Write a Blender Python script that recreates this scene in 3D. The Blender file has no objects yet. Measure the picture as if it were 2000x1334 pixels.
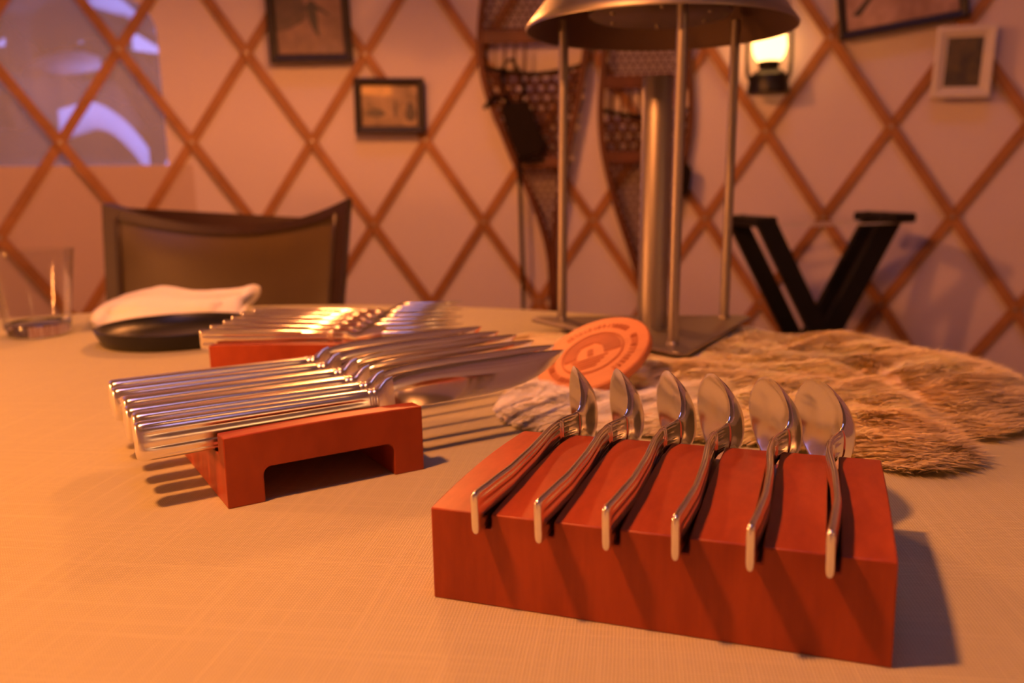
import bpy, bmesh, math, random
import numpy as np
from math import sin, cos, pi, radians, degrees, sqrt, atan2, hypot
from mathutils import Vector, Matrix

rng = random.Random(7)
nr = np.random.default_rng(11)
SC = bpy.context.scene
COL = SC.collection

# ------------------------------------------------------------------ camera, world, exposure
TZ = 0.74                                   # table top
CAMZ = TZ + 0.15
F_PX, PITCH, ROLL = 1691.5, radians(10.29), radians(-1.19)
_fw = Vector((0, cos(PITCH), -sin(PITCH)))
_up = Vector((0, sin(PITCH), cos(PITCH)))
_rt = Vector((1, 0, 0))
_r = _rt * cos(ROLL) + _up * sin(ROLL)
_u = -_rt * sin(ROLL) + _up * cos(ROLL)
CAM = Vector((0, 0, CAMZ))
cd = bpy.data.cameras.new('camera')
cam = bpy.data.objects.new('camera', cd)
COL.objects.link(cam)
M = Matrix((_r, _u, -_fw)).transposed().to_4x4()
M.translation = CAM
cam.matrix_world = M
cd.sensor_width = 36.0
cd.lens = F_PX / 2000 * 36
cd.clip_start = 0.01
cd.dof.use_dof = True
cd.dof.focus_distance = 0.375
cd.dof.aperture_fstop = 8.6
SC.camera = cam

W = bpy.data.worlds.new('dusk')
SC.world = W
W.use_nodes = True
bg = W.node_tree.nodes['Background']
bg.inputs['Color'].default_value = (0.36, 0.40, 1.0, 1)
bg.inputs['Strength'].default_value = 2.3

vs = SC.view_settings
vs.view_transform = 'Standard'
vs.look = 'None'
vs.exposure = 0.0
vs.gamma = 1.0
vs.use_curve_mapping = False
SC.cycles.use_denoising = True
SC.cycles.max_bounces = 8
SC.cycles.transparent_max_bounces = 12
SC.cycles.sample_clamp_indirect = 6.0
SC.cycles.caustics_refractive = False
SC.cycles.caustics_reflective = False

LAMP_COL = (1.0, 0.315, 0.075)
PENDANT_POS = Vector((-0.28, 0.225, TZ + 0.65))
PENDANT_L = 740.0                          # bulb radiance
SIDE_L = 370.0
BACK_L = 580.0
LANTERN_L = 7.0

# ------------------------------------------------------------------ pixel -> place helpers (2000 x 1334)
def ray(x, y): return _fw * F_PX + _r * (x - 1000) + _u * (667 - y)
def at(x, y, Y):
    d = ray(x, y); return CAM + d * (Y / d.y)
def ground(x, y, z=0.0):
    d = ray(x, y); return CAM + d * ((TZ + z - CAMZ) / d.z)
def wall_at(x, y, R):
    d = ray(x, y); return CAM + d * (R / hypot(d.x, d.y))

# ------------------------------------------------------------------ material helpers
def lin(r, g, b):
    f = lambda c: (c / 255 / 12.92) if c / 255 <= 0.04045 else ((c / 255 + 0.055) / 1.055) ** 2.4
    return (f(r), f(g), f(b))

def new_mat(name):
    m = bpy.data.materials.new(name); m.use_nodes = True
    nt = m.node_tree
    b = nt.nodes['Principled BSDF']
    return m, nt, b

def N(nt, t, **kw):
    n = nt.nodes.new(t)
    for k, v in kw.items():
        if k in n.inputs: n.inputs[k].default_value = v
        else: setattr(n, k, v)
    return n

def simple(name, col, rough=0.5, metal=0.0, var=0.15, scale=30, bump=0.0, coat=0.0, sheen=0.0, bscale=None, spec=0.5):
    """principled colour with a noise variation and an optional fine bump"""
    m, nt, b = new_mat(name)
    tc = N(nt, 'ShaderNodeTexCoord')
    no = N(nt, 'ShaderNodeTexNoise', Scale=scale, Detail=4.0)
    nt.links.new(tc.outputs['Object'], no.inputs['Vector'])
    mx = N(nt, 'ShaderNodeMix', data_type='RGBA')
    mx.inputs['A'].default_value = (*[c * (1 - var) for c in col], 1)
    mx.inputs['B'].default_value = (*[min(1, c * (1 + var)) for c in col], 1)
    nt.links.new(no.outputs['Fac'], mx.inputs['Factor'])
    nt.links.new(mx.outputs['Result'], b.inputs['Base Color'])
    b.inputs['Roughness'].default_value = rough
    b.inputs['Metallic'].default_value = metal
    b.inputs['Coat Weight'].default_value = coat
    b.inputs['Sheen Weight'].default_value = sheen
    b.inputs['Specular IOR Level'].default_value = spec
    if bump:
        n2 = N(nt, 'ShaderNodeTexNoise', Scale=bscale or scale * 4, Detail=3.0)
        nt.links.new(tc.outputs['Object'], n2.inputs['Vector'])
        bp = N(nt, 'ShaderNodeBump', Strength=bump, Distance=0.001)
        nt.links.new(n2.outputs['Fac'], bp.inputs['Height'])
        nt.links.new(bp.outputs['Normal'], b.inputs['Normal'])
    return m

def wood(name, c0, c1, rough=0.45, stretch=(60, 6, 60), scale=1.0, bump=0.08, spec=0.4):
    m, nt, b = new_mat(name)
    tc = N(nt, 'ShaderNodeTexCoord')
    mp = N(nt, 'ShaderNodeMapping'); mp.inputs['Scale'].default_value = stretch
    nt.links.new(tc.outputs['Object'], mp.inputs['Vector'])
    n1 = N(nt, 'ShaderNodeTexNoise', Scale=scale, Detail=5.0, Distortion=0.6)
    n2 = N(nt, 'ShaderNodeTexNoise', Scale=scale * 9, Detail=3.0)
    nt.links.new(mp.outputs[0], n1.inputs['Vector']); nt.links.new(mp.outputs[0], n2.inputs['Vector'])
    ad = N(nt, 'ShaderNodeMath', operation='MULTIPLY_ADD'); ad.inputs[1].default_value = 0.35
    nt.links.new(n2.outputs['Fac'], ad.inputs[0]); nt.links.new(n1.outputs['Fac'], ad.inputs[2])
    cr = N(nt, 'ShaderNodeValToRGB')
    cr.color_ramp.elements[0].position = 0.40; cr.color_ramp.elements[0].color = (*c0, 1)
    cr.color_ramp.elements[1].position = 0.88; cr.color_ramp.elements[1].color = (*c1, 1)
    nt.links.new(ad.outputs[0], cr.inputs['Fac'])
    nt.links.new(cr.outputs['Color'], b.inputs['Base Color'])
    b.inputs['Roughness'].default_value = rough
    b.inputs['Specular IOR Level'].default_value = spec
    bp = N(nt, 'ShaderNodeBump', Strength=bump, Distance=0.0006)
    nt.links.new(n2.outputs['Fac'], bp.inputs['Height']); nt.links.new(bp.outputs['Normal'], b.inputs['Normal'])
    return m

def brushed(name, col, rough, stretch=(400, 8, 400), amt=0.12):
    m, nt, b = new_mat(name)
    tc = N(nt, 'ShaderNodeTexCoord'); mp = N(nt, 'ShaderNodeMapping'); mp.inputs['Scale'].default_value = stretch
    nt.links.new(tc.outputs['Object'], mp.inputs['Vector'])
    n1 = N(nt, 'ShaderNodeTexNoise', Scale=1.0, Detail=3.0); nt.links.new(mp.outputs[0], n1.inputs['Vector'])
    mr = N(nt, 'ShaderNodeMapRange'); mr.inputs['To Min'].default_value = max(0.02, rough - amt / 2); mr.inputs['To Max'].default_value = rough + amt / 2
    nt.links.new(n1.outputs['Fac'], mr.inputs['Value']); nt.links.new(mr.outputs[0], b.inputs['Roughness'])
    b.inputs['Base Color'].default_value = (*col, 1); b.inputs['Metallic'].default_value = 1.0
    return m

def emissive(name, col, strength):
    m, nt, b = new_mat(name)
    tc = N(nt, 'ShaderNodeTexCoord')
    no = N(nt, 'ShaderNodeTexNoise', Scale=8.0); nt.links.new(tc.outputs['Object'], no.inputs['Vector'])
    mr = N(nt, 'ShaderNodeMapRange'); mr.inputs['To Min'].default_value = strength * 0.9; mr.inputs['To Max'].default_value = strength * 1.1
    nt.links.new(no.outputs['Fac'], mr.inputs['Value']); nt.links.new(mr.outputs[0], b.inputs['Emission Strength'])
    b.inputs['Emission Color'].default_value = (*col, 1); b.inputs['Base Color'].default_value = (*col, 1)
    return m

def linen():
    """woven cloth: two crossed thread sets with slubs, as relief and a faint colour change"""
    m, nt, b = new_mat('linen cloth')
    tc = N(nt, 'ShaderNodeTexCoord')
    mp = N(nt, 'ShaderNodeMapping'); mp.inputs['Rotation'].default_value = (0, 0, radians(8))
    nt.links.new(tc.outputs['Object'], mp.inputs['Vector'])
    wx = N(nt, 'ShaderNodeTexWave', wave_type='BANDS', bands_direction='X', Scale=260.0, Distortion=1.2, Detail=2.0)
    wx.inputs['Detail Scale'].default_value = 0.4
    wy = N(nt, 'ShaderNodeTexWave', wave_type='BANDS', bands_direction='Y', Scale=230.0, Distortion=1.2, Detail=2.0)
    wy.inputs['Detail Scale'].default_value = 0.4
    for w in (wx, wy): nt.links.new(mp.outputs[0], w.inputs['Vector'])
    sx = N(nt, 'ShaderNodeMapping'); sx.inputs['Scale'].default_value = (420, 9, 1); nt.links.new(mp.outputs[0], sx.inputs['Vector'])
    sy = N(nt, 'ShaderNodeMapping'); sy.inputs['Scale'].default_value = (9, 420, 1); nt.links.new(mp.outputs[0], sy.inputs['Vector'])
    nx = N(nt, 'ShaderNodeTexNoise', Scale=1.0, Detail=2.0); nt.links.new(sx.outputs[0], nx.inputs['Vector'])
    ny = N(nt, 'ShaderNodeTexNoise', Scale=1.0, Detail=2.0); nt.links.new(sy.outputs[0], ny.inputs['Vector'])
    mul = N(nt, 'ShaderNodeMath', operation='MULTIPLY'); nt.links.new(wx.outputs['Fac'], mul.inputs[0]); nt.links.new(wy.outputs['Fac'], mul.inputs[1])
    mxs = N(nt, 'ShaderNodeMath', operation='MAXIMUM'); nt.links.new(nx.outputs['Fac'], mxs.inputs[0]); nt.links.new(ny.outputs['Fac'], mxs.inputs[1])
    sl = N(nt, 'ShaderNodeMapRange'); sl.inputs['From Min'].default_value = 0.50; sl.inputs['From Max'].default_value = 0.82
    nt.links.new(mxs.outputs[0], sl.inputs['Value'])
    h = N(nt, 'ShaderNodeMath', operation='MULTIPLY_ADD'); h.inputs[1].default_value = 0.45
    nt.links.new(sl.outputs[0], h.inputs[0]); nt.links.new(mul.outputs[0], h.inputs[2])
    bp = N(nt, 'ShaderNodeBump', Strength=0.55, Distance=0.0004)
    nt.links.new(h.outputs[0], bp.inputs['Height']); nt.links.new(bp.outputs['Normal'], b.inputs['Normal'])
    mx = N(nt, 'ShaderNodeMix', data_type='RGBA')
    mx.inputs['A'].default_value = (0.475, 0.435, 0.26, 1); mx.inputs['B'].default_value = (0.625, 0.575, 0.35, 1)
    nt.links.new(h.outputs[0], mx.inputs['Factor']); nt.links.new(mx.outputs['Result'], b.inputs['Base Color'])
    b.inputs['Roughness'].default_value = 0.85; b.inputs['Sheen Weight'].default_value = 0.1
    b.inputs['Specular IOR Level'].default_value = 0.2
    return m

def clear(name, haze, tint=(1, 1, 1), rough=0.02):
    """clear film / thin glass: see-through with a little surface haze and gloss"""
    m, nt, b = new_mat(name)
    out = nt.nodes['Material Output']
    tr = N(nt, 'ShaderNodeBsdfTransparent'); tr.inputs['Color'].default_value = (*tint, 1)
    b.inputs['Base Color'].default_value = (0.8, 0.78, 0.75, 1); b.inputs['Roughness'].default_value = rough
    no = N(nt, 'ShaderNodeTexNoise', Scale=3.0, Detail=3.0)
    tc = N(nt, 'ShaderNodeTexCoord'); nt.links.new(tc.outputs['Object'], no.inputs['Vector'])
    mr = N(nt, 'ShaderNodeMapRange'); mr.inputs['To Min'].default_value = haze * 0.7; mr.inputs['To Max'].default_value = haze * 1.3
    nt.links.new(no.outputs['Fac'], mr.inputs['Value'])
    ms = N(nt, 'ShaderNodeMixShader'); nt.links.new(mr.outputs[0], ms.inputs[0])
    nt.links.new(tr.outputs[0], ms.inputs[1]); nt.links.new(b.outputs[0], ms.inputs[2]); nt.links.new(ms.outputs[0], out.inputs['Surface'])
    return m

def glass_mat():
    m, nt, b = new_mat('drinking glass')
    b.inputs['Base Color'].default_value = (0.97, 0.97, 0.97, 1)
    b.inputs['Transmission Weight'].default_value = 1.0; b.inputs['IOR'].default_value = 1.48
    tc = N(nt, 'ShaderNodeTexCoord'); no = N(nt, 'ShaderNodeTexNoise', Scale=20.0); nt.links.new(tc.outputs['Object'], no.inputs['Vector'])
    mr = N(nt, 'ShaderNodeMapRange'); mr.inputs['To Min'].default_value = 0.0; mr.inputs['To Max'].default_value = 0.03
    nt.links.new(no.outputs['Fac'], mr.inputs['Value']); nt.links.new(mr.outputs[0], b.inputs['Roughness'])
    return m

def photo_print(name, dark, light, scale, seed, grad=0.0, coat=1.0):
    """an old photograph: blotchy tones under glass"""
    m, nt, b = new_mat(name)
    tc = N(nt, 'ShaderNodeTexCoord'); mp = N(nt, 'ShaderNodeMapping'); mp.inputs['Location'].default_value = (seed, seed * 2, 0)
    nt.links.new(tc.outputs['Object'], mp.inputs['Vector'])
    no = N(nt, 'ShaderNodeTexNoise', Scale=scale, Detail=5.0, Roughness=0.6); nt.links.new(mp.outputs[0], no.inputs['Vector'])
    cr = N(nt, 'ShaderNodeValToRGB')
    cr.color_ramp.elements[0].position = 0.38; cr.color_ramp.elements[0].color = (*dark, 1)
    cr.color_ramp.elements[1].position = 0.62; cr.color_ramp.elements[1].color = (*light, 1)
    nt.links.new(no.outputs['Fac'], cr.inputs['Fac']); nt.links.new(cr.outputs['Color'], b.inputs['Base Color'])
    b.inputs['Roughness'].default_value = 0.5; b.inputs['Coat Weight'].default_value = coat; b.inputs['Coat Roughness'].default_value = 0.05
    return m

def attr_mat(name, rough=0.6):
    m, nt, b = new_mat(name)
    a = N(nt, 'ShaderNodeAttribute', attribute_name='hair_colour')
    no = N(nt, 'ShaderNodeTexNoise', Scale=40.0)
    tc = N(nt, 'ShaderNodeTexCoord'); nt.links.new(tc.outputs['Object'], no.inputs['Vector'])
    mx = N(nt, 'ShaderNodeMix', data_type='RGBA', blend_type='MULTIPLY'); mx.inputs['Factor'].default_value = 0.05
    nt.links.new(a.outputs['Color'], mx.inputs['A']); nt.links.new(no.outputs['Fac'], mx.inputs['B'])
    nt.links.new(mx.outputs['Result'], b.inputs['Base Color']); b.inputs['Roughness'].default_value = rough
    b.inputs['Specular IOR Level'].default_value = 0.25
    tl = N(nt, 'ShaderNodeBsdfTranslucent'); nt.links.new(mx.outputs['Result'], tl.inputs['Color'])
    ms = N(nt, 'ShaderNodeMixShader'); ms.inputs[0].default_value = 0.12
    nt.links.new(b.outputs[0], ms.inputs[1]); nt.links.new(tl.outputs[0], ms.inputs[2]); nt.links.new(ms.outputs[0], nt.nodes['Material Output'].inputs['Surface'])
    return m

MT = dict(
    canvas=simple('tent canvas', (0.74, 0.63, 0.65), 0.9, var=0.05, scale=3, bump=0.15, bscale=500, spec=0.1),
    flap=simple('window flap canvas', (0.62, 0.47, 0.42), 0.9, var=0.06, scale=4, bump=0.15, bscale=400, spec=0.1),
    lattice=wood('lattice wood', (0.26, 0.10, 0.030), (0.46, 0.20, 0.07), 0.55, stretch=(8, 8, 8)),
    floor=wood('floor wood', (0.16, 0.08, 0.04), (0.33, 0.18, 0.09), 0.5, stretch=(12, 1.2, 1)),
    roof=simple('roof canvas', (0.40, 0.37, 0.36), 0.9, var=0.05, scale=4, spec=0.1),
    cherry=wood('cherry wood', (0.26, 0.036, 0.008), (0.42, 0.070, 0.018), 0.45, stretch=(50, 16, 8), scale=1.0, bump=0.05),
    coaster=wood('coaster wood', (0.52, 0.16, 0.055), (0.66, 0.23, 0.085), 0.5, stretch=(18, 90, 40), bump=0.05),
    burnt=wood('branded wood', (0.34, 0.080, 0.026), (0.46, 0.120, 0.042), 0.6, stretch=(40, 90, 40)),
    silver=brushed('polished cutlery steel', (0.90, 0.87, 0.84), 0.16, stretch=(900, 900, 900), amt=0.02),
    silver_satin=brushed('satin knife handle steel', (0.92, 0.89, 0.87), 0.25, stretch=(900, 900, 900), amt=0.02),
    blade=brushed('knife blade steel', (0.82, 0.79, 0.76), 0.09, stretch=(30, 30, 900), amt=0.04),
    steel=brushed('brushed lamp steel', (0.34, 0.30, 0.27), 0.46, stretch=(8, 8, 700), amt=0.14),
    steel_dark=brushed('dark lamp steel', (0.20, 0.17, 0.15), 0.42, stretch=(40, 40, 40)),
    lining=brushed('shade lining with painted dimness', (0.16, 0.11, 0.085), 0.5, stretch=(8, 8, 700)),  # dark reflections under the dome, put into the steel's colour
    black=simple('black matt plate', (0.012, 0.011, 0.011), 0.38, var=0.3, scale=60, bump=0.05),
    black_wood=simple('black lacquer', (0.008, 0.007, 0.007), 0.55, var=0.3, scale=30, spec=0.25),
    leather=simple('olive brown leather', (0.085, 0.055, 0.019), 0.36, var=0.18, scale=14, bump=0.12, bscale=900),
    leather_edge=simple('dark brown leather', (0.035, 0.016, 0.010), 0.42, var=0.25, scale=20, bump=0.1, bscale=700),
    strap=simple('black strap leather', (0.012, 0.006, 0.004), 0.8, var=0.3, scale=40, bump=0.2, spec=0.15),
    ash=wood('snowshoe ash', (0.085, 0.026, 0.010), (0.15, 0.048, 0.018), 0.5, stretch=(30, 30, 6)),
    rawhide=simple('rawhide lacing', (0.11, 0.042, 0.020), 0.6, var=0.3, scale=60),
    linen=linen(),
    napkin=simple('white napkin cotton', (0.93, 0.90, 0.87), 0.85, var=0.03, scale=20, bump=0.2, bscale=1500, spec=0.2),
    frame_dark=simple('dark picture frame', (0.020, 0.010, 0.008), 0.45, var=0.3, scale=30),
    frame_white=simple('white picture frame', (0.72, 0.66, 0.60), 0.5, var=0.05, scale=30),
    tumbler=glass_mat(),
    film=clear('window film', 0.30, tint=(0.82, 0.80, 0.88), rough=0.25),
    dome=clear('roof dome', 0.05, rough=0.1),
    black_metal=simple('black lantern metal', (0.010, 0.008, 0.007), 0.4, metal=0.0, var=0.2, scale=50),
    globe=emissive('lit lantern globe', (1.0, 0.46, 0.13), LANTERN_L),
    globe_bright=emissive('bright lantern globe', (1.0, 0.50, 0.16), LANTERN_L * 14),
    bulb=emissive('lit pendant bulb', LAMP_COL, PENDANT_L),
    hair=attr_mat('pelt hair'),
    skin=simple('pelt skin', (0.85, 0.68, 0.46), 0.9, var=0.2, scale=30),
    snow=simple('snow', (0.88, 0.90, 0.95), 0.8, var=0.04, scale=5, bump=0.3, bscale=12),
    bark=simple('tree bark', (0.11, 0.075, 0.06), 0.9, var=0.4, scale=6, bump=0.5),
    needles=simple('spruce needles', (0.050, 0.050, 0.042), 0.9, var=0.5, scale=9),
    log=wood('weathered log', (0.12, 0.08, 0.06), (0.26, 0.18, 0.14), 0.8, stretch=(2, 20, 20)),
)

# ------------------------------------------------------------------ mesh helpers
class MB:
    def __init__(self): self.v = []; self.f = []
    def add(self, vs, fs):
        k = len(self.v); self.v.extend(tuple(p) for p in vs); self.f.extend(tuple(i + k for i in f) for f in fs); return self
    def box(self, x0, x1, y0, y1, z0, z1):
        return self.add([(x0,y0,z0),(x1,y0,z0),(x1,y1,z0),(x0,y1,z0),(x0,y0,z1),(x1,y0,z1),(x1,y1,z1),(x0,y1,z1)],
                        [(3,2,1,0),(4,5,6,7),(0,1,5,4),(1,2,6,5),(2,3,7,6),(3,0,4,7)])
    def loft(self, rings, cap=True, close=False):
        n = len(rings[0]); vs = [p for r in rings for p in r]; fs = []
        m = len(rings)
        for i in range(m - (0 if close else 1)):
            a, b = i * n, ((i + 1) % m) * n
            for j in range(n): fs.append((a + j, a + (j + 1) % n, b + (j + 1) % n, b + j))
        if cap and not close: fs.append(tuple(reversed(range(n)))); fs.append(tuple(range((m - 1) * n, m * n)))
        return self.add(vs, fs)
    def tube(self, pts, r, n=8, cap=True, close=False, flat=1.0):
        pts = [Vector(p) for p in pts]; m = len(pts)
        rs = r if hasattr(r, '__len__') else [r] * m
        rings = []; prev = None
        for i, p in enumerate(pts):
            if close: t = pts[(i + 1) % m] - pts[i - 1]
            else: t = pts[min(i + 1, m - 1)] - pts[max(i - 1, 0)]
            t.normalize()
            if prev is None:
                a = Vector((0, 0, 1)) if abs(t.z) < 0.9 else Vector((0, 1, 0))
            else: a = prev
            a = (a - t * a.dot(t)).normalized(); b = t.cross(a); prev = a
            rings.append([p + (a * cos(2*pi*k/n) + b * sin(2*pi*k/n) * flat) * rs[i] for k in range(n)])
        return self.loft(rings, cap, close)
    def lathe(self, prof, n=48, c=(0, 0, 0), cap=True):
        c = Vector(c)
        rings = [[c + Vector((r * cos(2*pi*k/n), r * sin(2*pi*k/n), z)) for k in range(n)] for r, z in prof]
        return self.loft(rings, cap)
    def prism(self, poly, axis, a, b):
        """poly 2-D, extruded from a to b along axis (0,1,2); the other two axes in order"""
        def P(q, w):
            o = [0, 0, 0]; o[axis] = w; rest = [i for i in range(3) if i != axis]; o[rest[0]], o[rest[1]] = q; return tuple(o)
        n = len(poly); vs = [P(q, a) for q in poly] + [P(q, b) for q in poly]
        fs = [tuple(range(n)), tuple(range(2*n - 1, n - 1, -1))] + [(i, i + n, (i + 1) % n + n, (i + 1) % n) for i in range(n)]
        return self.add(vs, fs)
    def mesh(self, name, mat, smooth=35):
        me = bpy.data.meshes.new(name); me.from_pydata(self.v, [], self.f); 
        bm = bmesh.new(); bm.from_mesh(me); bmesh.ops.recalc_face_normals(bm, faces=bm.faces); bm.to_mesh(me); bm.free()
        me.materials.append(MT[mat])
        if smooth:
            me.shade_smooth()
            if smooth < 180: me.set_sharp_from_angle(angle=radians(smooth))
        me.update(); return me
    def build(self, name, mat, parent=None, smooth=35, bevel=0, loc=None):
        o = bpy.data.objects.new(name, self.mesh(name, mat, smooth)); COL.objects.link(o)
        if parent: o.parent = parent
        if loc is not None: o.location = loc
        if bevel:
            b = o.modifiers.new('edge', 'BEVEL'); b.width = bevel; b.segments = 2; b.limit_method = 'ANGLE'; b.angle_limit = radians(40)
        return o

def thing(name, label, cat, loc=(0, 0, 0), rotz=0, group=None):
    o = bpy.data.objects.new(name, None); COL.objects.link(o); o.empty_display_size = 0.02
    o.location = loc; o.rotation_euler = (0, 0, rotz); tag(o, label, cat, group); return o
def tag(o, label=None, cat=None, group=None, kind=None):
    if label: o['label'] = label
    if cat: o['category'] = cat
    if group: o['group'] = group
    if kind: o['kind'] = kind
    return o
def dup(o, parent=None):
    c = o.copy(); COL.objects.link(c); c.parent = parent
    for ch in list(o.children): dup(ch, c)
    return c
def smooth_interp(xs, tab, k=5):
    t = np.array(tab, float); y = np.interp(xs, t[:, 0], t[:, 1])
    if k > 1:
        yp = np.pad(y, k // 2, mode='edge'); y = np.convolve(yp, np.ones(k) / k, 'valid')
    return y

# ================================================================== the setting
R_WALL = 2.44
WIN = dict(t0=-43.0, t1=-21.0, z0=0.955, z1=1.365, rc=0.09)

def cyl(th, z, r): return (r * sin(radians(th)), r * cos(radians(th)), z)

def build_wall():
    b = MB(); step = 3.0
    ts = sorted(set([round(-180 + step * i, 3) for i in range(121)] + [WIN['t0'], WIN['t1']]))
    zs = [0, 0.5, WIN['z0'], WIN['z1'], 1.7, 2.1]
    for i in range(len(ts) - 1):
        for j in range(len(zs) - 1):
            tm, zm = (ts[i] + ts[i + 1]) / 2, (zs[j] + zs[j + 1]) / 2
            if WIN['t0'] < tm < WIN['t1'] and WIN['z0'] < zm < WIN['z1']: continue
            b.add([cyl(ts[i], zs[j], R_WALL), cyl(ts[i + 1], zs[j], R_WALL), cyl(ts[i + 1], zs[j + 1], R_WALL), cyl(ts[i], zs[j + 1], R_WALL)], [(0, 1, 2, 3)])
    rc = WIN['rc']; ra = degrees(rc / R_WALL)             # rounded top corners of the opening
    for s, tc in ((1, WIN['t1']), (-1, WIN['t0'])):
        pts = [cyl(tc, WIN['z1'], R_WALL)]
        for k in range(9):
            a = pi / 2 * k / 8
            pts.append(cyl(tc - s * ra + s * ra * cos(a), WIN['z1'] - rc + rc * sin(a), R_WALL))
        b.add(pts, [(0, k, k + 1) for k in range(1, 9)])
    o = b.build('wall_back', 'canvas', smooth=60); o['kind'] = 'structure'
    o['label'] = 'round off-white canvas tent wall behind a wooden lattice'
    return o
wall = build_wall()

NODE_T, NODE_Z, DT, DZ = 5.45, 0.788, 7.15, 0.2245
def slat(t_node, sgn, r, name):
    """one bent lattice slat; sgn=+1 falls to the right"""
    b = MB(); rings = []; w = 0.0118; nseg = 18
    ang = atan2(DZ, R_WALL * radians(DT / 2))
    dt, dz = w * sin(ang), w * cos(ang)
    for i in range(nseg + 1):
        z = 0.02 + (2.06 - 0.02) * i / nseg
        th = t_node + sgn * (NODE_Z - z) / DZ * DT / 2
        da = degrees(dt / R_WALL)
        ring = []
        for (s, rr) in ((-1, r), (1, r), (1, r - 0.008), (-1, r - 0.008)):
            ring.append(cyl(th + s * da, z + s * sgn * dz, rr))
        rings.append(ring)
    b.loft(rings)
    return b.build(name, 'lattice', wall, smooth=50)
for k in range(-13, 14):
    slat(NODE_T + DT * k, -1, R_WALL - 0.004, 'lattice_slat')
for k in range(-13, 14):
    slat(NODE_T + DT * k, +1, R_WALL - 0.0125, 'lattice_slat')

def pegs():
    m = MB().lathe([(0.001, 0.0025), (0.0045, 0.002), (0.0055, 0.0), (0.0055, -0.004)], n=10).mesh('rivet', 'steel')
    for j, z in enumerate((0.567, 0.788, 1.0145, 1.24)):
        z = NODE_Z + DZ * (j - 1)
        for k in range(-6, 5):
            th = NODE_T + DT * k + (DT / 2 if (j - 1) % 2 else 0)
            o = bpy.data.objects.new('rivet', m); COL.objects.link(o); o.parent = wall
            o.location = cyl(th, z, R_WALL - 0.0215)
            o.rotation_euler = (pi / 2, 0, -radians(th))
pegs()

# window film and its fabric pocket below
def curved_panel(t0, t1, z0, z1, r, name, mat, parent, thick=0.002, n=16, rc=0, wav=0):
    b = MB()
    for i in range(n):
        a0, a1 = t0 + (t1 - t0) * i / n, t0 + (t1 - t0) * (i + 1) / n
        b.add([cyl(a0, z0, r), cyl(a1, z0, r), cyl(a1, z1, r), cyl(a0, z1, r),
               cyl(a0, z0, r - thick), cyl(a1, z0, r - thick), cyl(a1, z1, r - thick), cyl(a0, z1, r - thick)],
              [(0, 1, 2, 3), (4, 7, 6, 5), (0, 4, 5, 1), (3, 2, 6, 7)] + ([(0, 3, 7, 4)] if i == 0 else []) + ([(1, 5, 6, 2)] if i == n - 1 else []))
    return b.build(name, mat, parent, smooth=40)
win = bpy.data.objects.new('window_1', None); COL.objects.link(win); win['kind'] = 'structure'
win['label'] = 'clear film window in the canvas with rounded upper corner'
curved_panel(WIN['t0'] - 0.3, WIN['t1'] + 0.3, WIN['z0'] - 0.005, WIN['z1'] + 0.005, R_WALL + 0.004, 'pane', 'film', win, 0.001)
curved_panel(WIN['t0'] - 2, -19.2, 0.52, WIN['z0'] + 0.002, R_WALL - 0.0005, 'window_flap', 'flap', win, 0.0028)
curved_panel(-19.6, -19.2, 0.52, WIN['z0'] + 0.36, R_WALL - 0.0008, 'flap_hem', 'canvas', win, 0.0034, n=1)

def build_roof():
    b = MB(); n = 96
    prof = [(R_WALL, 2.1), (1.6, 2.62), (0.55, 3.27)]
    for i in range(n):
        a0, a1 = 360 * i / n, 360 * (i + 1) / n
        for (r0, z0), (r1, z1) in zip(prof, prof[1:]):
            b.add([cyl(a0, z0, r0), cyl(a1, z0, r0), cyl(a1, z1, r1), cyl(a0, z1, r1)], [(0, 1, 2, 3)])
    o = b.build('ceiling', 'roof', smooth=60); o['kind'] = 'structure'; o['label'] = 'conical tent roof with a round skylight opening'
    d = MB().lathe([(0.57, 3.27), (0.54, 3.33), (0.4, 3.43), (0.2, 3.49), (0.02, 3.51)], n=48, cap=False).build('skylight_dome', 'dome', o, smooth=180)
build_roof()
fl = MB().lathe([(0.01, 0), (R_WALL + 0.02, 0), (R_WALL + 0.02, -0.05), (0.01, -0.05)], n=64).build('floor', 'floor', smooth=0)
fl['kind'] = 'structure'; fl['label'] = 'wooden tent floor'

# ------------------------------------------------------------------ outside the window
out = MB()
for i in range(24):
    for j in range(12):
        def gp(i, j):
            th = -80 + 90 * i / 24; r = R_WALL + 0.15 + 13 * (j / 12) ** 1.5
            return cyl(th, -0.25 + 0.16 * max(0, r - 4) + 0.12 * sin(i * 1.7 + j) * (j > 1), r)
        out.add([gp(i, j), gp(i + 1, j), gp(i + 1, j + 1), gp(i, j + 1)], [(0, 1, 2, 3)])
g = out.build('snow_ground', 'snow', smooth=180); tag(g, 'snow-covered slope outside the window', 'snow', kind='stuff')

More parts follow.
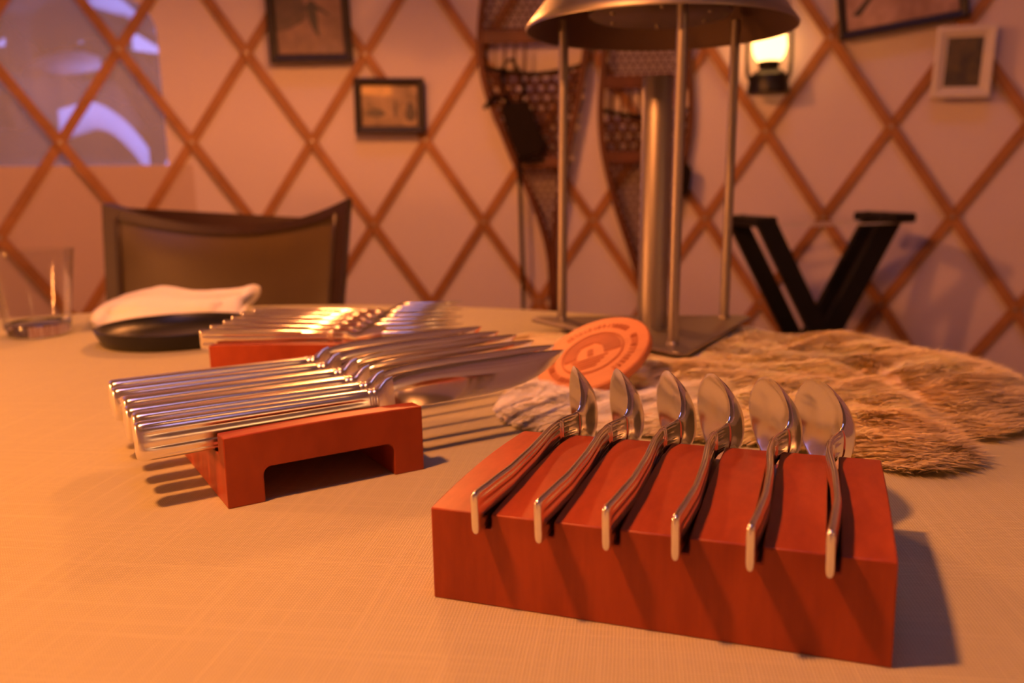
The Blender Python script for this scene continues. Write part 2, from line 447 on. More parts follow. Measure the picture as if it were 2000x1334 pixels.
def spruce(px, r, hgt, label, nb=9):
    th = degrees(atan2(ray(px, 200).x, ray(px, 200).y)); base = Vector(cyl(th, 0.0, r)); base.z = 0.16 * max(0, r - 4) - 0.25
    t = thing('spruce_tree', label, 'tree', base, group='trees outside the window')
    MB().tube([(0, 0, -0.3), (0, 0, hgt * 0.5), (0.02, 0, hgt)], [0.10, 0.07, 0.01], 8).build('trunk', 'bark', t)
    rr = random.Random(int(px * 7 + r * 13))
    sn = MB(); fo = MB()
    for k in range(nb):
        z = hgt * (0.10 + 0.86 * k / nb); rad = (1 - k / nb) * hgt * 0.22 + 0.15
        m = 10
        for q in range(m):
            a = 2 * pi * (q + rr.random()) / m; l = rad * (0.7 + 0.5 * rr.random()); w = 0.16 * rad + 0.10
            d = Vector((cos(a), sin(a), 0)); s = Vector((-sin(a), cos(a), 0))
            p0 = Vector((0, 0, z)); p1 = d * l * 0.55 + Vector((0, 0, z - 0.10 * l)); p2 = d * l + Vector((0, 0, z - 0.38 * l))
            fo.add([p0 + s * .04, p0 - s * .04, p1 - s * w, p1 + s * w, p2 + s * .05, p2 - s * .05, p1 - Vector((0, 0, .12))],
                   [(0, 1, 2, 3), (3, 2, 5, 4), (0, 6, 1), (0, 3, 6), (1, 6, 2), (3, 4, 6), (2, 6, 5), (4, 5, 6)])
            if rr.random() < 0.20:
                c = (p1 * 0.5 + p2 * 0.5) + Vector((0, 0, 0.05)); ww = w * 0.8
                ring = lambda f, zz: [c + d * (l * .22 * f * cos(b)) + s * (ww * f * sin(b)) + Vector((0, 0, zz - .28 * l * .22 * f * cos(b))) for b in [2 * pi * i / 8 for i in range(8)]]
                sn.loft([ring(1.0, -0.03), ring(0.95, 0.03), ring(0.5, 0.08), ring(0.05, 0.10)])
    fo.build('branches', 'needles', t, smooth=60)['kind'] = 'stuff'
    sn.build('snow_load', 'snow', t, smooth=180)['kind'] = 'stuff'
spruce(50, 6.6, 5.2, 'dark spruce with snow patches, left of the snow-capped arch outside')
spruce(250, 8.2, 6.4, 'spruce rising behind the snow-capped arch outside the window', nb=11)
spruce(-130, 7.2, 5.6, 'dark spruce at the far left of the film window')
spruce(150, 9.5, 6.5, 'most distant spruce between the other trees outside the window', nb=11)
def snow_arch():
    """a log shelter end with a thick cap of snow"""
    Y = 4.6
    o0 = at(205, 330, Y); t = thing('log_shelter', 'snow-capped arched log shelter seen through the window', 'shelter', (o0.x, Y, 0), radians(18))
    b = MB()
    for k in range(6):
        b.tube([(-0.28, 0, 0.30 + 0.12 * k), (0.22 - 0.012 * k * k, 0, 0.30 + 0.12 * k)], 0.062, 10)
    b.build('log_wall', 'log', t)
    arc = []
    for k in range(13):
        f = k / 12; x = -0.17 + 0.38 * f; z = 1.06 + 0.22 * (1 - ((f - 0.35) / 0.65) ** 2) if f > 0.35 else 1.28 - 0.12 * (0.35 - f)
        arc.append((x, z))
    MB().loft([[(x, -0.16, z - 0.06), (x, 0.16, z - 0.06), (x, 0.13, z + 0.06), (x, -0.13, z + 0.06)] for x, z in arc]).build('snow_cap', 'snow', t, smooth=180)
    MB().tube([(0.195, -0.05, -0.3), (0.195, -0.05, 0.99)], 0.045, 8).build('snowy_post', 'snow', t)
snow_arch()

# ================================================================== the table
TC = Vector((-0.322, 0.385)); TR = 0.75
tb = thing('dining_table', 'round dining table hidden under a beige linen cloth', 'table', (TC.x, TC.y, 0))
MB().lathe([(0.02, TZ - 0.032), (TR - 0.008, TZ - 0.032), (TR - 0.004, TZ - 0.018), (TR - 0.008, TZ - 0.004), (0.02, TZ - 0.004)], n=96).build('table_top', 'floor', tb)
MB().lathe([(0.03, TZ - 0.03), (0.07, TZ - 0.04), (0.05, 0.4), (0.06, 0.12), (0.30, 0.04), (0.32, 0.0)], n=32).build('pedestal', 'floor', tb)

def build_cloth():
    b = MB(); n = 180
    def ring(r, z, wav=0.0):
        pts = []
        for k in range(n):
            a = 2 * pi * k / n
            rr = r + wav * (0.6 * sin(15 * a) + 0.4 * sin(23 * a + 1))
            pts.append((TC.x + rr * cos(a), TC.y + rr * sin(a), z))
        return pts
    rings = [ring(0.01, TZ), ring(0.2, TZ), ring(0.4, TZ), ring(0.6, TZ), ring(TR - 0.012, TZ), ring(TR - 0.003, TZ - 0.003), ring(TR + 0.003, TZ - 0.011),
             ring(TR + 0.008, TZ - 0.04, .004), ring(TR + 0.02, TZ - 0.12, .014), ring(TR + 0.026, TZ - 0.18, .020), ring(TR + 0.028, TZ - 0.215, .022)]
    b.loft(rings, cap=False)
    return tag(b.build('tablecloth', 'linen', smooth=180), 'beige linen tablecloth covering the round table', 'tablecloth')
build_cloth()

# ================================================================== cutlery racks
RW, RD, RH = 0.156, 0.1035, 0.035
SLOT0, PITCH_S = 0.0215, 0.02322
def rack_mesh(slot_w, slot_d, arch, name, slot0=SLOT0, pitch=PITCH_S):
    """one block: slots run along y, tunnel under it along x"""
    b = MB()
    tx = [(0.0, 0)]
    for k in range(6):
        c = slot0 + pitch * k
        tx += [(c - slot_w / 2, 0), (c - slot_w / 2, 1), (c + slot_w / 2, 1), (c + slot_w / 2, 0)]
    tx.append((RW, 0))
    ny = 14; ys = [RD * j / ny for j in range(ny + 1)]
    az = lambda y: RH + arch * (1 - (2 * y / RD - 1) ** 2)
    V = []; F = []
    nt_ = len(tx)
    for y in ys:
        for x, d in tx: V.append((x, y, az(y) - d * slot_d))
    for j in range(ny):
        for i in range(nt_ - 1):
            a = j * nt_ + i; F.append((a, a + 1, a + nt_ + 1, a + nt_))
    # underside profile (y, z): feet and a tunnel with rounded upper corners
    y0, y1, th, rr = 0.018, 0.0865, 0.0175, 0.004
    und = [(0, 0), (y0, 0)]
    und += [(y0 + rr - rr * cos(t), th - rr + rr * sin(t)) for t in [pi / 2 * k / 4 for k in range(5)]]
    und += [(y1 - rr + rr * sin(t), th - rr + rr * cos(t)) for t in [pi / 2 * k / 4 for k in range(5)]]
    und += [(y1, 0), (RD, 0)]
    u0 = len(V)
    for x in (0, RW):
        for y, z in und: V.append((x, y, z))
    m = len(und)
    for i in range(m - 1): F.append((u0 + i, u0 + i + 1, u0 + m + i + 1, u0 + m + i))
    # front and back ends
    F.append(tuple([u0, u0 + m] + [i for i in reversed(range(nt_))]))
    bk = ny * nt_
    F.append(tuple([u0 + m - 1] + [bk + i for i in range(nt_)] + [u0 + 2 * m - 1]))
    # sides
    F.append(tuple([u0 + i for i in range(m)] + [j * nt_ for j in reversed(range(ny + 1))]))
    F.append(tuple([u0 + m + i for i in range(m)] + [j * nt_ + nt_ - 1 for j in reversed(range(ny + 1))]))
    b.add(V, F)
    return b.mesh(name, 'cherry', smooth=25)

def place_rack(me, loc, rot, label):
    o = bpy.data.objects.new('cutlery_rack', me); COL.objects.link(o); o.location = loc; o.rotation_euler = (0, 0, rot)
    bv = o.modifiers.new('edge', 'BEVEL'); bv.width = 0.0006; bv.segments = 2; bv.limit_method = 'ANGLE'; bv.angle_limit = radians(40)
    return tag(o, label, 'cutlery rack', 'wooden cutlery racks on the table')

SP_A = radians(-20.2); SP_O = Vector((-0.0309, 0.2991, TZ))
KN_A = radians(31.3); KN_O = Vector((-0.1370, 0.393, TZ))
FK_A = radians(-3.0); FK_O = Vector((-0.228, 0.640, TZ))
ax = lambda a: Vector((cos(a), sin(a), 0))
ay = lambda a: Vector((-sin(a), cos(a), 0))
place_rack(rack_mesh(0.0042, 0.0056, 0.0022, 'spoon_rack'), SP_O, SP_A, 'reddish wooden block rack nearest the camera, holding six spoons')
place_rack(rack_mesh(0.0136, 0.0108, 0.0008, 'knife_rack', RW - 0.0185 - 5 * 0.0222, 0.0222), KN_O + ay(KN_A) * RW, KN_A - pi / 2, 'reddish wooden rack with a dark tunnel under it, holding six knives')
place_rack(rack_mesh(0.0048, 0.0056, 0.0008, 'fork_rack', RW - 0.0150 - 5 * PITCH_S), FK_O + ay(FK_A) * RW, FK_A - pi / 2, 'wooden rack holding six forks, beside the black plate')

# ------------------------------------------------------------------ spoons and forks
def section(hw, c, dep, t, groove, nv=33):
    up, lo = [], []
    for i in range(nv):
        s = -1 + 2 * i / (nv - 1); v = sin(pi / 2 * s) * 0.55 + s * 0.45
        n = c - dep * (1 - abs(v) ** 2.3)
        e = max(0.0, 1 - abs(v) ** 7) ** 0.5
        g = groove * (math.exp(-((abs(v) - 0.33) / 0.085) ** 2) + 0.8 * math.exp(-((abs(v) - 0.74) / 0.06) ** 2))
        h = t / 2 * e
        up.append((v * hw, n + h - g)); lo.append((v * hw, n - h + g))
    return up + lo[::-1][1:-1]

def strip_mesh(xs, HW, C, DEP, T, G, name, mat='silver'):
    b = MB()
    rings = [[(x, n, w) for w, n in section(hw, c, d, t, g)] for x, hw, c, d, t, g in zip(xs, HW, C, DEP, T, G)]
    b.loft([[tuple(q / 1000 for q in p) for p in r] for r in rings])
    return b.mesh(name, mat, smooth=50)

def collar_bump(x):
    return 0.42 * (math.exp(-((x - 100.2) / 0.55) ** 2) + math.exp(-((x - 102.6) / 0.55) ** 2))

def handle_arrays(x1):
    xs = np.concatenate([[0, 0.15, 0.45, 0.9, 1.6], np.arange(2.5, 97, 2.5), np.arange(97, x1 + 0.01, 0.35)])
    HW = np.interp(xs, [0, 0.15, 0.45, 0.9, 1.6, 20, 60, 96, 104, 113, 116], [6.8, 7.2, 7.55, 7.85, 8.0, 7.9, 7.1, 6.0, 6.0, 5.9, 6.3])
    C = np.interp(xs, np.arange(0, 131, 1.0), smooth_interp(np.arange(0, 131, 1.0), [(0, 1.0), (12, 0), (32, -1.2), (60, -0.6), (88, 1.4), (102, 1.0), (112, -1.6), (120, -5), (130, -2)], 9))
    DEP = np.interp(xs, [0, 108, 116], [0, 0, 0.6])
    T = np.interp(xs, [0, 0.15, 0.5, 1.2, 80, 110, 116], [1.4, 2.1, 2.7, 3.0, 3.0, 2.5, 2.2]) + np.array([2 * collar_bump(x) for x in xs])
    G = np.interp(xs, [0, 2.5, 6, 96, 98.5, 99.4, 103.4, 104.6, 110, 114], [0.0, 0.1, 0.42, 0.40, 0.3, 0.0, 0.0, 0.5, 0.5, 0.0])
    return xs, HW, C, DEP, T, G

h_me = strip_mesh(*handle_arrays(115.5), 'handle')
def bowl_mesh():
    xs = np.concatenate([[115.5], 115.5 + 59.5 * (1 - np.cos(np.linspace(0.06, pi, 46))) / 2])
    HWt = [(115.5, 6.25), (118, 8.0), (121, 11.5), (126, 15.8), (132, 18.8), (140, 20.5), (148, 20.6), (156, 19.0), (163, 16.0), (169, 11.8), (172.5, 8.0), (174.3, 4.5), (175, 1.2)]
    xx = np.arange(115.5, 175.01, 0.25)
    f = lambda tab, k: np.interp(xs, xx, smooth_interp(xx, tab, k))
    HW = f(HWt, 9); HW[0] = 6.25; HW[-1] = 1.0
    C = f([(115.5, -3.2), (119, -4.4), (122, -3.9), (127, -2.0), (175, 17.2)], 17)
    C[0] = np.interp(115.5, *[np.array(a) for a in ([112, 120], [-1.6, -5])])
    DEP = f([(115.5, 0.6), (119, 2.2), (124, 5.4), (131, 8.4), (141, 9.8), (151, 9.0), (161, 6.2), (169, 2.6), (175, 0)], 13)
    T = f([(115.5, 2.2), (122, 1.7), (175, 1.5)], 5)
    return strip_mesh(xs, HW, C, DEP, T, xs * 0, 'bowl')
b_me = bowl_mesh()

ORD = ['first', 'second', 'third', 'fourth', 'fifth', 'sixth']
def cut_thing(name, parts, label, cat, group, loc, rotz, lean=0.0, pitch=0.0):
    t = thing(name, label, cat, loc, rotz, group)
    t.rotation_euler = (lean, pitch, rotz)
    for pn, me in parts:
        o = bpy.data.objects.new(pn, me); COL.objects.link(o); o.parent = t
    return t
sp_lab = ['silver spoon at the left end of the front rack, bowl seen nearly edge-on', 'second silver spoon from the left in the front rack', 'third silver spoon from the left in the front rack',
          'fourth silver spoon from the left in the front rack', 'fifth silver spoon in the front rack, next to the rightmost', 'silver spoon at the right end of the front rack']
for k in range(6):
    p = SP_O + ax(SP_A) * (SLOT0 + PITCH_S * k + rng.uniform(-.0003, .0003)) + ay(SP_A) * (-0.0080 + [0, -.001, 0, -.001, -.002, .0006][k]) + Vector((0, 0, 0.0378))
    cut_thing('spoon', [('handle', h_me), ('bowl', b_me)], sp_lab[k], 'spoon', 'silver spoons in the front rack', p, SP_A + pi / 2 + radians([0, .3, -.2, .4, -.4, .2][k]), lean=radians(rng.uniform(-1, 1)), pitch=radians(-0.5))

def fork_head():
    b = MB()
    xs = np.concatenate([[115.5], np.linspace(117, 143, 16)])
    HW = np.interp(xs, [115.5, 120, 126, 132, 137, 143], [6.2, 4.6, 5.6, 9.6, 12.0, 12.6])
    C = np.interp(xs, [115.5, 122, 130, 143], [-3.0, -5.2, -6.0, -6.0])
    DEP = np.interp(xs, [115.5, 130, 143], [0.6, 1.2, 1.6]); T = xs * 0 + 2.0
    rings = [[(x, n, w) for w, n in section(hw, c, d, t, 0, 17)] for x, hw, c, d, t in zip(xs, HW, C, DEP, T)]
    b.loft([[tuple(q / 1000 for q in p) for p in r] for r in rings])
    return b.mesh('head', 'silver', 50)
fh_me = fork_head()
tine_mes = []
for q in range(4):
    w0 = -10.2 + 6.8 * q
    pts = [(142.5, -7.0, w0), (152, -6.4, w0), (165, -3.4, w0 * 1.0), (178, 1.6, w0 * 0.98), (188, 6.5, w0 * 0.97)]
    tine_mes.append(MB().tube([tuple(c / 1000 for c in p) for p in pts], [.0021, .0019, .0017, .0014, .0005], 8).mesh('tine', 'silver', 60))
fk_lab = ['silver fork nearest the knives in the far rack', 'second silver fork from the front in the far rack', 'third silver fork from the front in the far rack', 'fourth silver fork from the front in the far rack',
          'fifth silver fork from the front in the far rack', 'rearmost silver fork in the far rack']
for k in range(6):
    p = FK_O + ay(FK_A) * (0.0150 + PITCH_S * k) + ax(FK_A) * (-0.012 + rng.uniform(-.002, .002)) + Vector((0, 0, 0.0376))
    cut_thing('fork', [('handle', h_me), ('head', fh_me)] + [('tine', m) for m in tine_mes], fk_lab[k], 'fork', 'silver forks in the far rack', p, FK_A + radians(rng.uniform(-.6, .6)), lean=radians(rng.uniform(-1, 1)))

# ------------------------------------------------------------------ knives
def knife_parts():
    def sec(ty, hz, cz, g, n=96):
        out_ = []
        for i in range(n):
            a = 2 * pi * i / n; ca, sa = cos(a), sin(a)
            y = ty * math.copysign(abs(ca) ** 0.55, ca); z = hz * math.copysign(abs(sa) ** 0.62, sa)
            v = z / hz
            y -= math.copysign(g * (math.exp(-((abs(v) - 0.30) / 0.09) ** 2) + 0.8 * math.exp(-((abs(v) - 0.72) / 0.08) ** 2)) * min(1.0, max(0.0, (abs(ca) - 0.12) / 0.15)), ca)
            out_.append((y, z + cz))
        return out_
    b = MB(); rings = []
    xs = [-35, -34.9, -34.6, -34.0, -33, -31.5, -28, -20, -5, 10, 30, 50, 65, 76, 80, 82]
    for x in xs:
        e = np.interp(x, [-35, -34.9, -34.6, -34, -33, -31.5], [0.55, 0.68, 0.80, 0.90, 0.97, 1.0])
        hz = np.interp(x, [-35, 20, 82], [9.6, 9.2, 8.2]) * (0.35 + 0.65 * e); ty = np.interp(x, [-35, 82], [6.6, 5.9]) * e
        g = np.interp(x, [-35, -31, -26, 74, 80], [0, 0.1, 0.75, 0.7, 0])
        rings.append([(x / 1000, y / 1000, z / 1000) for y, z in sec(ty, hz, 33.9 + 0.6 * (x + 35) / 117, g)])
    b.loft(rings); handle = b.mesh('handle', 'silver_satin', 60)
    b = MB(); rings = []
    for x, ty, hz, cz in [(81.5, 5.7, 8.0, 34.6), (82.2, 6.2, 8.5, 34.6), (83.4, 6.3, 8.6, 34.6), (84.0, 5.7, 8.0, 34.6), (84.8, 5.7, 8.0, 34.6), (85.4, 6.2, 8.5, 34.6), (86.4, 6.2, 8.4, 34.6),
                          (87.4, 5.4, 7.6, 34.9), (89, 4.6, 7.8, 35.6), (91, 3.4, 8.4, 36.6), (94, 2.2, 9.0, 38.0), (98, 1.3, 9.4, 38.8)]:
        rings.append([(x / 1000, y / 1000, z / 1000) for y, z in sec(ty, hz, cz, 0, 36)])
    b.loft(rings); bol = b.mesh('bolster', 'silver_satin', 50)
    b = MB(); rings = []
    xs = list(np.linspace(91, 207, 42)) + [209, 211, 212.5, 213.5, 214]
    for x in xs:
        zt = np.interp(x, [91, 95, 99, 106, 115, 143, 196, 209, 214], [42.6, 45.6, 47.3, 48.7, 49.5, 50.3, 50.2, 49.8, 49.2])
        zb = np.interp(x, [91, 96, 102, 155, 171, 183, 193, 201, 207, 211, 213, 214], [32, 30, 29.3, 29.6, 30.6, 32.6, 35.6, 39.2, 42.8, 45.8, 47.7, 48.7])
        m_ = (zt + zb) / 2; t = 1.05
        rings.append([(x / 1000, y / 1000, z / 1000) for y, z in [(-t * .7, zt), (t * .7, zt), (t, zt - .5 * min(1, (zt - zb) / 4)), (t * .72, m_), (0.12, zb), (-0.12, zb), (-t * .72, m_), (-t, zt - .5 * min(1, (zt - zb) / 4))]])
    b.loft(rings); bl = b.mesh('blade', 'blade', 50)
    return [('handle', handle), ('bolster', bol), ('blade', bl)]
kp = knife_parts()
kn_lab = ['silver knife nearest the camera in the knife rack, whole blade face showing', 'second silver knife from the front in the knife rack', 'third silver knife from the front in the knife rack', 'fourth silver knife from the front in the knife rack',
          'fifth silver knife from the front in the knife rack', 'rearmost silver knife in the knife rack, nearest the forks']
for k in range(6):
    p = KN_O + ay(KN_A) * (0.0185 + 0.0222 * k) + ax(KN_A) * ([0.0, .002, .001, .003, .001, 0.002][k])
    cut_thing('knife', kp, kn_lab[k], 'knife', 'silver knives in the knife rack', p, KN_A + radians([0, -.8, .9, 1.4, -.6, .5][k]), lean=radians([-9, -3, 4, 3, -3, -2][k]))

# ================================================================== plate, glass, napkin
pc = Vector((-0.341, 0.876, TZ))
pl = MB().lathe([(0.002, 0.004), (0.050, 0.004), (0.064, 0.0055), (0.0715, 0.0085), (0.0755, 0.0150), (0.0765, 0.0168), (0.0780, 0.0172), (0.0790, 0.0163), (0.0775, 0.0125), (0.0715, 0.0012), (0.069, 0.0), (0.002, 0.0)], n=72)
tag(pl.build('plate', 'black', smooth=40, loc=pc), 'small black plate with a raised rim beside the fork rack', 'plate')

gc = Vector((-0.511, 0.925, TZ))
def thin_glass():
    m, nt, b = new_mat('thin glass wall')
    b.inputs['Base Color'].default_value = (0.9, 0.9, 0.9, 1); b.inputs['Metallic'].default_value = 1.0; b.inputs['Roughness'].default_value = 0.03
    tr = N(nt, 'ShaderNodeBsdfTransparent'); tr.inputs['Color'].default_value = (0.96, 0.96, 0.96, 1)
    lf = N(nt, 'ShaderNodeFresnel', IOR=1.25); lw = N(nt, 'ShaderNodeMath', operation='MULTIPLY'); lw.inputs[1].default_value = 0.4; nt.links.new(lf.outputs[0], lw.inputs[0]); ms = N(nt, 'ShaderNodeMixShader')
    nt.links.new(lw.outputs[0], ms.inputs[0]); nt.links.new(tr.outputs[0], ms.inputs[1]); nt.links.new(b.outputs[0], ms.inputs[2])
    nt.links.new(ms.outputs[0], nt.nodes['Material Output'].inputs['Surface']); return m
MT['thin_glass'] = thin_glass()
gt = thing('drinking_glass', 'clear glass tumbler at the left edge', 'glass', gc)
MB().lathe([(0.001, 0.0), (0.027, 0.0), (0.0305, 0.002), (0.032, 0.006), (0.0330, 0.0135), (0.0322, 0.0145), (0.0300, 0.0130), (0.022, 0.0120), (0.001, 0.0115)], n=64).build('glass_base', 'tumbler', gt, smooth=50)
MB().lathe([(0.0330, 0.0135), (0.0380, 0.053), (0.0432, 0.0915), (0.0430, 0.0925), (0.0424, 0.0922), (0.0373, 0.053), (0.0322, 0.0145)], n=64, cap=False).build('glass_wall', 'thin_glass', gt, smooth=50)

def build_napkin():
    """folded napkin: a thick soft wad, three layers rolled over, corner standing up at the right"""
    b = MB(); L = 0.185; n = 40
    top = [(0, .012), (.05, .018), (.13, .0285), (.26, .036), (.32, .0385), (.42, .0355), (.55, .0300), (.66, .0310), (.80, .0325), (.90, .0350), (.97, .0385), (1, .040)]
    xs = np.linspace(0, 1, n); tz = smooth_interp(xs, top, 3)
    rings = []
    for i, u in enumerate(xs):
        x = L * u; h = tz[i]; dp = np.interp(u, [0, .06, .2, .8, 1], [.025, .045, .062, .058, .03])
        lift = max(0, (u - .82) / .18) ** 1.6 * 0.022
        yc = 0.006 * sin(5 * u)
        ring = []
        for k in range(22):
            a = 2 * pi * k / 22
            yy = math.copysign(abs(cos(a)) ** 0.75, cos(a)) * dp; zz = math.copysign(abs(sin(a)) ** 0.8, sin(a))
            z0 = lift; z = (z0 + h) / 2 + zz * (h - z0) / 2
            z += 0.0018 * sin(9 * u + 3 * yy / .03) * (zz > 0) - 0.003 * math.exp(-((yy + .02) / .008) ** 2) * (zz > 0)
            ring.append((x, yy + yc, max(z, 0.0006)))
        rings.append(ring)
    b.loft(rings)
    t = thing('napkin', 'folded white cloth napkin behind the black plate', 'napkin', Vector((-0.487, 1.010, TZ)), radians(4))
    b.build('folded_cloth', 'napkin', t, smooth=180)
    c = MB(); rings = []
    for i in range(24):                                         # loose outer layer hanging over the front
        u = i / 23; x = L * (0.05 + 0.86 * u); h = float(np.interp(0.05 + 0.86 * u, xs, tz))
        rings.append([(x + .003 * k, -0.03 - .034 * f + .003 * sin(6 * u), max(0.0012, h * g_ + dz)) for k, (f, g_, dz) in enumerate(((0, .93, .002), (.55, .72, .003), (.9, .34, .003), (1.0, .06, .002), (.96, .06, .0004), (.86, .34, .0), (.5, .70, .0), (0, .91, -.001)))])
    c.loft(rings); c.build('outer_fold', 'napkin', t, smooth=180)
build_napkin()

# ================================================================== table lamp
def table_lamp():
    base = Vector((0.1325, 0.808, TZ + 0.0115))
    t = thing('table_lamp', 'brushed steel table lamp with three rods and a dome shade on the fur', 'lamp', base)
    t.rotation_euler = (0, radians(0.95), 0)
    a0 = 2.641; RR = 0.094; HR = 0.270
    tri = []
    for k in range(3):                                          # triangular plate with clipped corners
        a = a0 + 2 * pi * k / 3; rc = 0.127
        for d in (-0.055, -0.02, 0.02, 0.055): tri.append((rc * cos(a + d) * (1 - abs(d) * .35), rc * sin(a + d) * (1 - abs(d) * .35)))
    MB().prism(tri, 2, 0.0, 0.0035).build('base_plate', 'steel', t, smooth=0, bevel=0.0008)
    for k in range(3):
        a = a0 + 2 * pi * k / 3; x, y = RR * cos(a), RR * sin(a)
        r = MB().lathe([(0.0046, 0.0035), (0.0046, 0.15), (0.0046, HR + 0.018)], n=20, c=(x, y, 0)).build('rod', 'steel', t, smooth=60)
        MB().lathe([(0.0056, 0.0033), (0.0056, 0.005), (0.0048, 0.006), (0.0046, 0.0062)], n=20, c=(x, y, 0)).build('rod_foot', 'steel', r, smooth=40)
    MB().lathe([(0.0140, 0.0035), (0.0140, 0.2295), (0.0135, 0.2305), (0.0120, 0.2305), (0.0120, 0.19), (0.001, 0.20)], n=48).build('centre_tube', 'steel', t, smooth=40)
    R = 0.119
    MB().lathe([(R - 0.0012, HR + 0.0005), (R, HR), (R + 0.0005, HR + 0.002), (R - 0.004, HR + 0.008), (R - 0.018, HR + 0.026), (R - 0.042, HR + 0.047), (0.055, HR + 0.062), (0.025, HR + 0.072), (0.001, HR + 0.0735)], n=96, cap=False).build('shade', 'steel', t, smooth=60)
    MB().lathe([(0.001, HR + 0.0715), (0.025, HR + 0.070), (0.055, HR + 0.060), (R - 0.043, HR + 0.0455), (R - 0.0195, HR + 0.0245), (R - 0.0058, HR + 0.0075), (R - 0.0025, HR + 0.002), (R - 0.0012, HR + 0.0005)], n=96, cap=False).build('shade_lining', 'lining', t, smooth=60)
    d = MB().lathe([(0.001, HR + 0.012), (0.060, HR + 0.012), (0.063, HR + 0.014), (0.063, HR + 0.022), (0.050, HR + 0.050), (0.001, HR + 0.055)], n=64).build('heat_disc', 'steel_dark', t, smooth=40)
    for k in range(6):
        a = 2 * pi * k / 6 + 0.4
        MB().lathe([(0.0022, HR + 0.0121), (0.0022, HR + 0.0108), (0.0012, HR + 0.010)], n=10, c=(0.048 * cos(a), 0.048 * sin(a), 0)).build('screw', 'steel', d)
    return t
lamp = table_lamp()

# ================================================================== wooden coaster leaning on the lamp base
def coaster():
    c = at(1157, 689, 0.622)
    vd = (c - CAM).normalized()
    ir = _r - vd * _r.dot(vd); ir.normalize(); iu = ir.cross(vd).normalized()
    nrm = (-vd * 0.51 + (ir * -0.425 + iu * 0.905) * 0.86).normalized()
    zax = nrm; xax = (ir - nrm * ir.dot(nrm)).normalized(); yax = zax.cross(xax)
    o = bpy.data.objects.new('coaster', None); COL.objects.link(o)
    m = Matrix((xax, yax, zax)).transposed().to_4x4(); m.translation = c; o.matrix_world = m
    o.empty_display_size = 0.02
    tag(o, 'round branded wooden disc leaning against the lamp base', 'coaster')
    R = 0.0440
    o.scale = (1, 1, 1)
    MB().lathe([(0.001, 0), (R - 0.001, 0), (R, -0.001), (R, -0.006), (R - 0.001, -0.007), (0.001, -0.007)], n=80).build('disc', 'coaster', o, smooth=40)
    # branded picture: dark round field, a hut and ground left light, and a ring of lettering marks too worn to read
    MB().lathe([(0.0235, 0.0002), (0.0245, 0.0002), (0.0245, 0.0005), (0.0235, 0.0005)], n=64, cap=False).build('branded_ring', 'burnt', o, smooth=30)
    sky = [(0.0225 * cos(a), 0.0225 * sin(a)) for a in [radians(-10 + 200 * k / 24) for k in range(25)]]
    hut = [(-0.0125, -0.0035), (-0.0125, 0.003), (-0.009, 0.0105), (0.002, 0.0125), (0.0075, 0.007), (0.009, 0.0), (0.009, -0.0035)]
    MB().prism(sky[:25] + hut, 2, 0.0001, 0.0004).build('branded_field', 'burnt', o, smooth=0)
    for k in range(4):
        MB().box(-0.016 + .002 * k, 0.012 - .003 * k, -0.0075 - .0032 * k, -0.0065 - .0032 * k, 0.0001, 0.0004).build('branded_line', 'burnt', o, smooth=0)
    MB().box(-0.004, 0.0005, -0.003, 0.005, 0.0001, 0.0004).build('branded_door', 'burnt', o, smooth=0)
    rr = random.Random(3)
    for k in range(46):
        a = radians(-60 + 300 * k / 45)
        if k in (12, 13, 29, 30, 31): continue
        b = MB(); rad, tan = Vector((cos(a), sin(a))), Vector((-sin(a), cos(a)))
        def bar(r0, r1, t0, t1):
            q = [rad * r0 + tan * t0, rad * r1 + tan * t0, rad * r1 + tan * t1, rad * r0 + tan * t1]; b.prism([tuple(p) for p in q], 2, 0.0001, 0.0004)
        bar(0.0300, 0.0350, -0.0010, -0.0003)
        if rr.random() < .7: bar(0.0341, 0.0350, -0.0010, 0.0011)
        if rr.random() < .5: bar(0.0320, 0.0328, -0.0008, 0.0009)
        if rr.random() < .6: bar(0.0300, 0.0350, 0.0005, 0.0011)
        b.build('branded_mark', 'burnt', o, smooth=0)
coaster()

